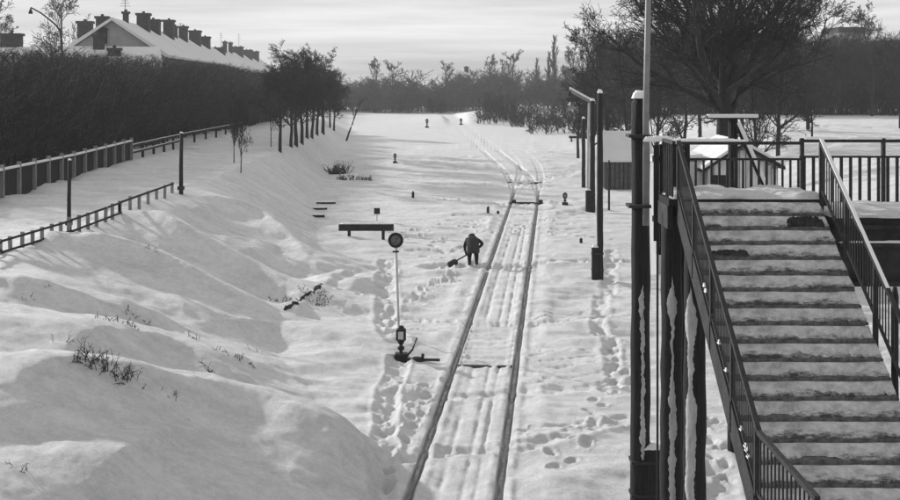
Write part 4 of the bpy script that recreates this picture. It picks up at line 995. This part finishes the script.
def snow_sheet(x0, x1, y0, y1, z, h, nx, ny, seed, edge=.10):
    xs = np.linspace(x0, x1, nx); ys = np.linspace(y0, y1, ny); X, Y = np.meshgrid(xs, ys)
    e = np.minimum(np.minimum(X - x0, x1 - X), np.minimum(Y - y0, y1 - Y)); pr = np.sqrt(np.clip(e / edge, 0, 1))
    Zs = z + h * pr * (.75 + .9 * (fbm(X * 2.2, Y * 2.2, seed, 4) + .1)) - .002
    X = X + .05 * vn(X * 3, Y * 3, seed + 3) * (e < .02); Y = Y + .12 * vn(X * 3, Y * 3, seed + 4) * (e < .02)
    V = np.stack([X.ravel(), Y.ravel(), Zs.ravel()], 1); i = (np.arange(ny - 1)[:, None] * nx + np.arange(nx - 1)[None, :]).ravel()
    return mesh_np('snow', V, np.stack([i, i + 1, i + nx + 1, i + nx], 1), True)
o = put('snow', snow_sheet(XL - .05, XR + .08, D0 + .03, 20.0, Z0 + .002, .10, 60, 40, 61), SNOW, br, (-XL, -D0, 0))
o = put('snow', snow_sheet(XR + .13, XE, YW + .02, 20.36, ZW + .002, .08, 90, 60, 62), SNOW, br, (-XL, -D0, 0))
o = put('snow', snow_sheet(XR + .2, XE, YW - .068, YW + .03, ZW - .358, .035, 90, 4, 63, .04), SNOW_CAP, br, (-XL, -D0, 0))

def railing(xa, xb, y, h, nb, posts, par=br, rail2=True, bw=.028, low=.12, Z0=Z0):
    org = (XL, D0, 0)
    bx(MB().box(xa, xb, y - .03, y + .03, Z0 + h - .05, Z0 + h), 'handrail', IRON)
    if rail2: bx(MB().box(xa, xb, y - .02, y + .02, Z0 + h - .30, Z0 + h - .265), 'mid_rail', IRON)
    bx(MB().box(xa, xb, y - .02, y + .02, Z0 + low, Z0 + low + .035), 'bottom_rail', IRON)
    me = MB().box(-bw / 2, bw / 2, -.012, .012, low + .036, h - .301 if rail2 else h - .051).mesh('baluster')
    for k in range(nb):
        put('baluster', me, IRON, br, (xa + (xb - xa) * (k + .5) / nb - XL, y - D0, Z0))
    for p in posts: bx(MB().box(p - .028, p + .028, y - .035, y + .035, Z0 - .3, Z0 + h + .02), 'railing_post', IRON)
railing(XL - .03, XR + .10, 20.0, .80, 18, (XL - .02,), bw=.034, low=.02)
railing(XR + .14, XE, 20.3, 1.07, 26, (XR + .18, XR + 1.5, XR + 2.9), bw=.05, low=.02, Z0=ZW)
put('snow', snow_lump(1.25, .06, .05, 71, 30, 4), SNOW_CAP, br, (.2 + .62 - .1, 20.0 - D0, Z0 + .80))
put('snow', snow_lump(.5, .07, .09, 72, 12, 4), SNOW_CAP, br, (-.12, 19.6 - D0, Z0 + .82))
for k, (xx_, l_) in enumerate(((XR + .5, .6), (XR + 1.3, .8), (XR + 2.3, .9))): put('snow', snow_lump(l_, .06, .045, 74 + k, 20, 4), SNOW_CAP, br, (xx_ - XL, 20.3 - D0, ZW + 1.07))
# side railing at the left of the landing: close-set bars and a plate
for k in range(9):
    yy = D0 + .1 + k * .14; bx(MB().box(XL - .055, XL - .03, yy, yy + .03, Z0, Z0 + .82), 'baluster', IRON)
bx(MB().box(XL - .07, XL - .02, D0 - .02, 19.95, Z0 + .822, Z0 + .87), 'handrail', IRON)

# --- stair
st = thing('stair', 'snow-covered stair with iron railings climbing away to the footbridge landing', 'staircase', (XL, D0 - NST * RUN, Z0 - NST * RISE))
so = Vector((XL, D0 - NST * RUN, Z0 - NST * RISE))
W = XR - XL
NOSING = mat('worn_nosing', .10, .9, .85, 7.0, .6, 25)
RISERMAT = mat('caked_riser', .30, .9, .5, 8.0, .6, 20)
TREADM = MB().box(.06, W - .03, 0, RUN + .03, -.040, 0, .006).mesh('step')
RISERM = MB().box(.07, W - .07, RUN - .012, RUN + .012, -RISE - .01, -.041).mesh('riser')
def tread_snow(seed):
    """packed snow lying on each tread against the riser above, trodden through to the plank in ragged patches"""
    nx, ny = 110, 9; xs = np.linspace(.075, W - .03, nx); V = []; Fs = []
    for j in range(ny):
        f = j / (ny - 1)
        for i, x_ in enumerate(xs):
            rag = .035 + .30 * float(fbm(x_ * 1.9, seed * 3.7, 7, 5)) + .07 * float(vn(x_ * 21, seed * 5.1, 8)); rag = min(max(rag, .006), .20)
            y_ = rag + (RUN - rag - .004) * f
            hh = .016 * min(1, j) + (RISE - .060) * f ** 1.1 * (1 + .10 * float(fbm(x_ * 3, seed + f * 2, 3, 3)))
            hh += .016 * float(vn(x_ * 13, f * 5 + seed * 3, 4)) * (0 < j < ny - 1)
            V.append((x_, y_, max(hh, .001)))
    for j in range(ny - 1):
        for i in range(nx - 1): a = j * nx + i; Fs.append((a, a + 1, a + nx + 1, a + nx))
    return mesh_np('snow', np.array(V), np.array(Fs), True)
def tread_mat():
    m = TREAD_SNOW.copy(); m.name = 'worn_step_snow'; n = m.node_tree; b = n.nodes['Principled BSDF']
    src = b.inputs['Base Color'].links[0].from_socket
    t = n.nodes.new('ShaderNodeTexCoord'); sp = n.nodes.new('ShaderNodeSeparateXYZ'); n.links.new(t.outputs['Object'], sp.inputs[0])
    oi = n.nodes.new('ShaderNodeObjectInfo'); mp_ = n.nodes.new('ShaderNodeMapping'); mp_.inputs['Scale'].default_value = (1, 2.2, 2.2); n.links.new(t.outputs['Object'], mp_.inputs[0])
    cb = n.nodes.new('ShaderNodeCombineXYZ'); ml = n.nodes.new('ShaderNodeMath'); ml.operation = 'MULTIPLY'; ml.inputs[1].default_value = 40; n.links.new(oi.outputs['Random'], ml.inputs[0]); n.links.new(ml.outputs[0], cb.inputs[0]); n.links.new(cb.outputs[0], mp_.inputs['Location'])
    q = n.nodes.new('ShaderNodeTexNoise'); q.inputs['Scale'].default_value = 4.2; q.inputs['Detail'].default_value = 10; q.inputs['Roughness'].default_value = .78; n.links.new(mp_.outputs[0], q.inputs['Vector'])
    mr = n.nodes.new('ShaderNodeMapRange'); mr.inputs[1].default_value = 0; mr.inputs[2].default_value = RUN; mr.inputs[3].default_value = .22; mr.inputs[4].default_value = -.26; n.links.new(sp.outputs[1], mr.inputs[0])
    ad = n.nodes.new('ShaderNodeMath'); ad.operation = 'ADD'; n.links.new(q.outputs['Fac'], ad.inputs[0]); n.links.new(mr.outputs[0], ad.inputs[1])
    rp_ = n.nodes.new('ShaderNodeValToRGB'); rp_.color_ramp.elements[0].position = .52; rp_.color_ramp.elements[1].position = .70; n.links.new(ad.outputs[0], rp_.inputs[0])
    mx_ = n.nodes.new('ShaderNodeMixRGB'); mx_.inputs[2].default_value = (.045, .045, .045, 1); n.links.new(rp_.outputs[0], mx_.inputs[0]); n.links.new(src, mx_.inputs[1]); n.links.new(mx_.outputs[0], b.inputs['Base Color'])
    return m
STEPSNOW = tread_mat()
SNM = [tread_snow(s) for s in range(17)]
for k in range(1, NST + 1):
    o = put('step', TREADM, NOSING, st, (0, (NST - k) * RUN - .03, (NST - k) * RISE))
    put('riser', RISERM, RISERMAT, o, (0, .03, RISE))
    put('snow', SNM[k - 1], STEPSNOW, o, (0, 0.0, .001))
# stringers
for xa, zz, hh in ((0, -.13, .36), (W - .16, -.24, .24)):
    a = Vector((xa + .0275, -.1, zz)); b = Vector((xa + .0275, NST * RUN - .02, NST * RISE + zz)); MB().bar(a, b, .055, hh).build('stringer', GIRDER, st)
# balustrades
def balustrade(x_, nbar, bw, top=.86, bend=None):
    h = top
    for z_, nm, th in ((h, 'handrail', .055), (.16, 'bottom_rail', .035)):
        MB().bar((x_, -.1, z_), (x_, NST * RUN, NST * RISE + z_), th, th).build(nm, IRON, st)
    me = MB().box(-bw / 2, bw / 2, -bw / 2, bw / 2, .17, h - .03).mesh('baluster')
    for k in range(nbar):
        f = (k + .5) / nbar; put('baluster', me, IRON, st, (x_, f * NST * RUN, f * NST * RISE))
    for k in range(5):
        f = k / 4; MB().box(x_ - .03, x_ + .03, f * NST * RUN - .03, f * NST * RUN + .03, f * NST * RISE - .25, f * NST * RISE + h + .015).build('newel', IRON, st)
balustrade(.03, 66, .0105)
balustrade(W + .02, 44, .016)
MB().bar((W + .02, NST * RUN * .32, NST * RISE * .32 + .912), (W + .02, NST * RUN, NST * RISE + .905), .05, .03).build('snow', SNOW_CAP, st)
MB().box(-.02, W + .6, -2.3, -.032, -.10, -.002).build('lower_landing', WOOD_DARK, st)
put('snow', snow_sheet(.08, W + .5, -2.25, -.04, .0, .07, 40, 40, 66), TREAD_SNOW, st)
for z_, nm in ((.86, 'handrail'), (.16, 'bottom_rail')): MB().bar((.03, -2.3, z_), (.03, -.101, z_), .055 if z_ > .5 else .035, .055 if z_ > .5 else .035).build(nm, IRON, st)
me = MB().box(-.009, .009, -.009, .009, -.05, .83).mesh('baluster')
for k in range(14): put('baluster', me, IRON, st, (.03, -.16 - k * .155, 0))
for xx_ in (.1, W - .1):
    for yy_ in (-.4, -2.1): MB().box(xx_ - .07, xx_ + .07, yy_ - .07, yy_ + .07, hz1(XL + xx_, so.y + yy_) - so.z - .2, -.101).build('support', WOOD_DARK, st)
# patches of snow caught on the left balustrade
for k in range(9):
    f = random.uniform(.05, .9); h = random.uniform(.16, .25)
    put('snow', snow_lump(.04, .12, .05, 80 + k, 6, 6), SNOW_CAP, st, (.03, f * NST * RUN, f * NST * RISE + .19))
# dark earth lying on the upper steps
k = 2; o = put('earth_heap', snow_lump(.55, .20, .13, 91, 24, 10), mat('dark_earth', .035, .95, .8, 16, 1.0, 30), None, (XL + 1.78, so.y + (NST - k) * RUN + .10, so.z + (NST - k) * RISE + .01))
tag(o, 'dark clod of earth lying on the second step below the landing', 'earth')
k = 4; o = put('earth_heap', snow_lump(.55, .14, .08, 92, 18, 8), mat('dark_earth', .02), None, (XL + .55, so.y + (NST - k) * RUN + .07, so.z + (NST - k) * RISE + .01))
tag(o, 'flat dark patch of earth at the left end of an upper step', 'earth')
# trestle poles under the landing
for i, (u, D, r_, vt, lab, cr) in enumerate(((671.5, 19.2, .17, 205, 'left dark trestle pole with a snowy streak under the landing corner', [(0, 4.6, -2.0, -1.3, 21)]),
                                   (694.5, 18.6, .165, 215, 'right thick trestle pole with a broad snowy streak under the landing', [(0, 4.5, -2.7, -1.55, 22)]),
                                   (683, 19.75, .15, 205, 'dark trestle pole half hidden between the two streaked ones', None),
                                   (895, 16.0, .05, 287, 'slender dark column at the right frame edge under the walkway girder', None))):
    tar_pole(u, 0, vt, r_, lab, D=D, snow=False, group='poles carrying the footbridge', crust=cr)
x = (657.5 - U0) / F * 20.3
o = MB().tube([(0, 0, 0), (0, 0, 5.2)], .02, 6).build('conduit_pipe', IRON, None, (x, 20.3, hz1(x, 20.3) - .1)); tag(o, 'thin dark pipe between the thick pole and the trestle poles', 'pipe')
# boarded screen beside the landing corner
x0_, x1_ = (653 - U0) / F * 19.7, (690 - U0) / F * 19.7
for k in range(6):
    xa = x0_ + (x1_ - x0_) * k / 6 + .006; xb = x0_ + (x1_ - x0_) * (k + 1) / 6 - .006
    bx(MB().box(xa, xb, 19.66 + .012 * (k % 2), 19.70 + .012 * (k % 2), Z0 - .75 - .1 * (k % 3), Z0 + .76 + .02 * (k % 2)), 'screen_board', WOOD_DARK)
for zz in (Z0 - .45, Z0 + .5): bx(MB().box(x0_, x1_, 19.715, 19.78, zz, zz + .09), 'screen_batten', WOOD_DARK)
put('snow', snow_lump(.34, .09, .07, 73, 14, 5), SNOW_CAP, br, ((x0_ + x1_) / 2 - .02 - XL, 19.69 - D0, Z0 + .775))
# lamp standard strapped to the thick pole
x = (646 - U0) / F * 21.35; zb = 4.9
t = thing('lamp_standard', 'slender pale grey lamp standard rising past the landing corner', 'lamp post', (x, 21.35, zb))
MB().tube([(0, 0, 0), (0, 0, 2), (.06, 0, 5.0)], [.06, .055, .045], 10).build('pole', GREYPIPE, t, smooth=True)
MB().tube([(.06, 0, 4.95), (.06, .25, 5.25), (.06, .7, 5.3)], [.04, .035, .03], 8).build('arm', GREYPIPE, t)
MB().tube([(.06, .7, 5.33), (.06, .7, 5.25), (.06, .7, 5.1)], [.05, .12, .2], 12).build('lamp_shade', IRON, t)
for zz in (.3, 1.5): MB().box(-.3, .08, -.08, .36, zz, zz + .05).build('clamp', IRON, t)

# ------------------------------------------------------------------ winter haze
hb = MB().box(-700, 700, -60, 700, -4.5, 26).build('haze', None); tag(hb, 'thin even winter haze filling the cutting', kind='stuff')
hm = bpy.data.materials.new('haze_air'); hm.use_nodes = True; hn = hm.node_tree; hn.nodes.clear()
ho = hn.nodes.new('ShaderNodeOutputMaterial'); hv = hn.nodes.new('ShaderNodeVolumePrincipled')
hv.inputs['Color'].default_value = (.92, .92, .92, 1); hv.inputs['Density'].default_value = 0.00042; hv.inputs['Anisotropy'].default_value = .2
hn.links.new(hv.outputs[0], ho.inputs['Volume']); hb.data.materials.append(hm)
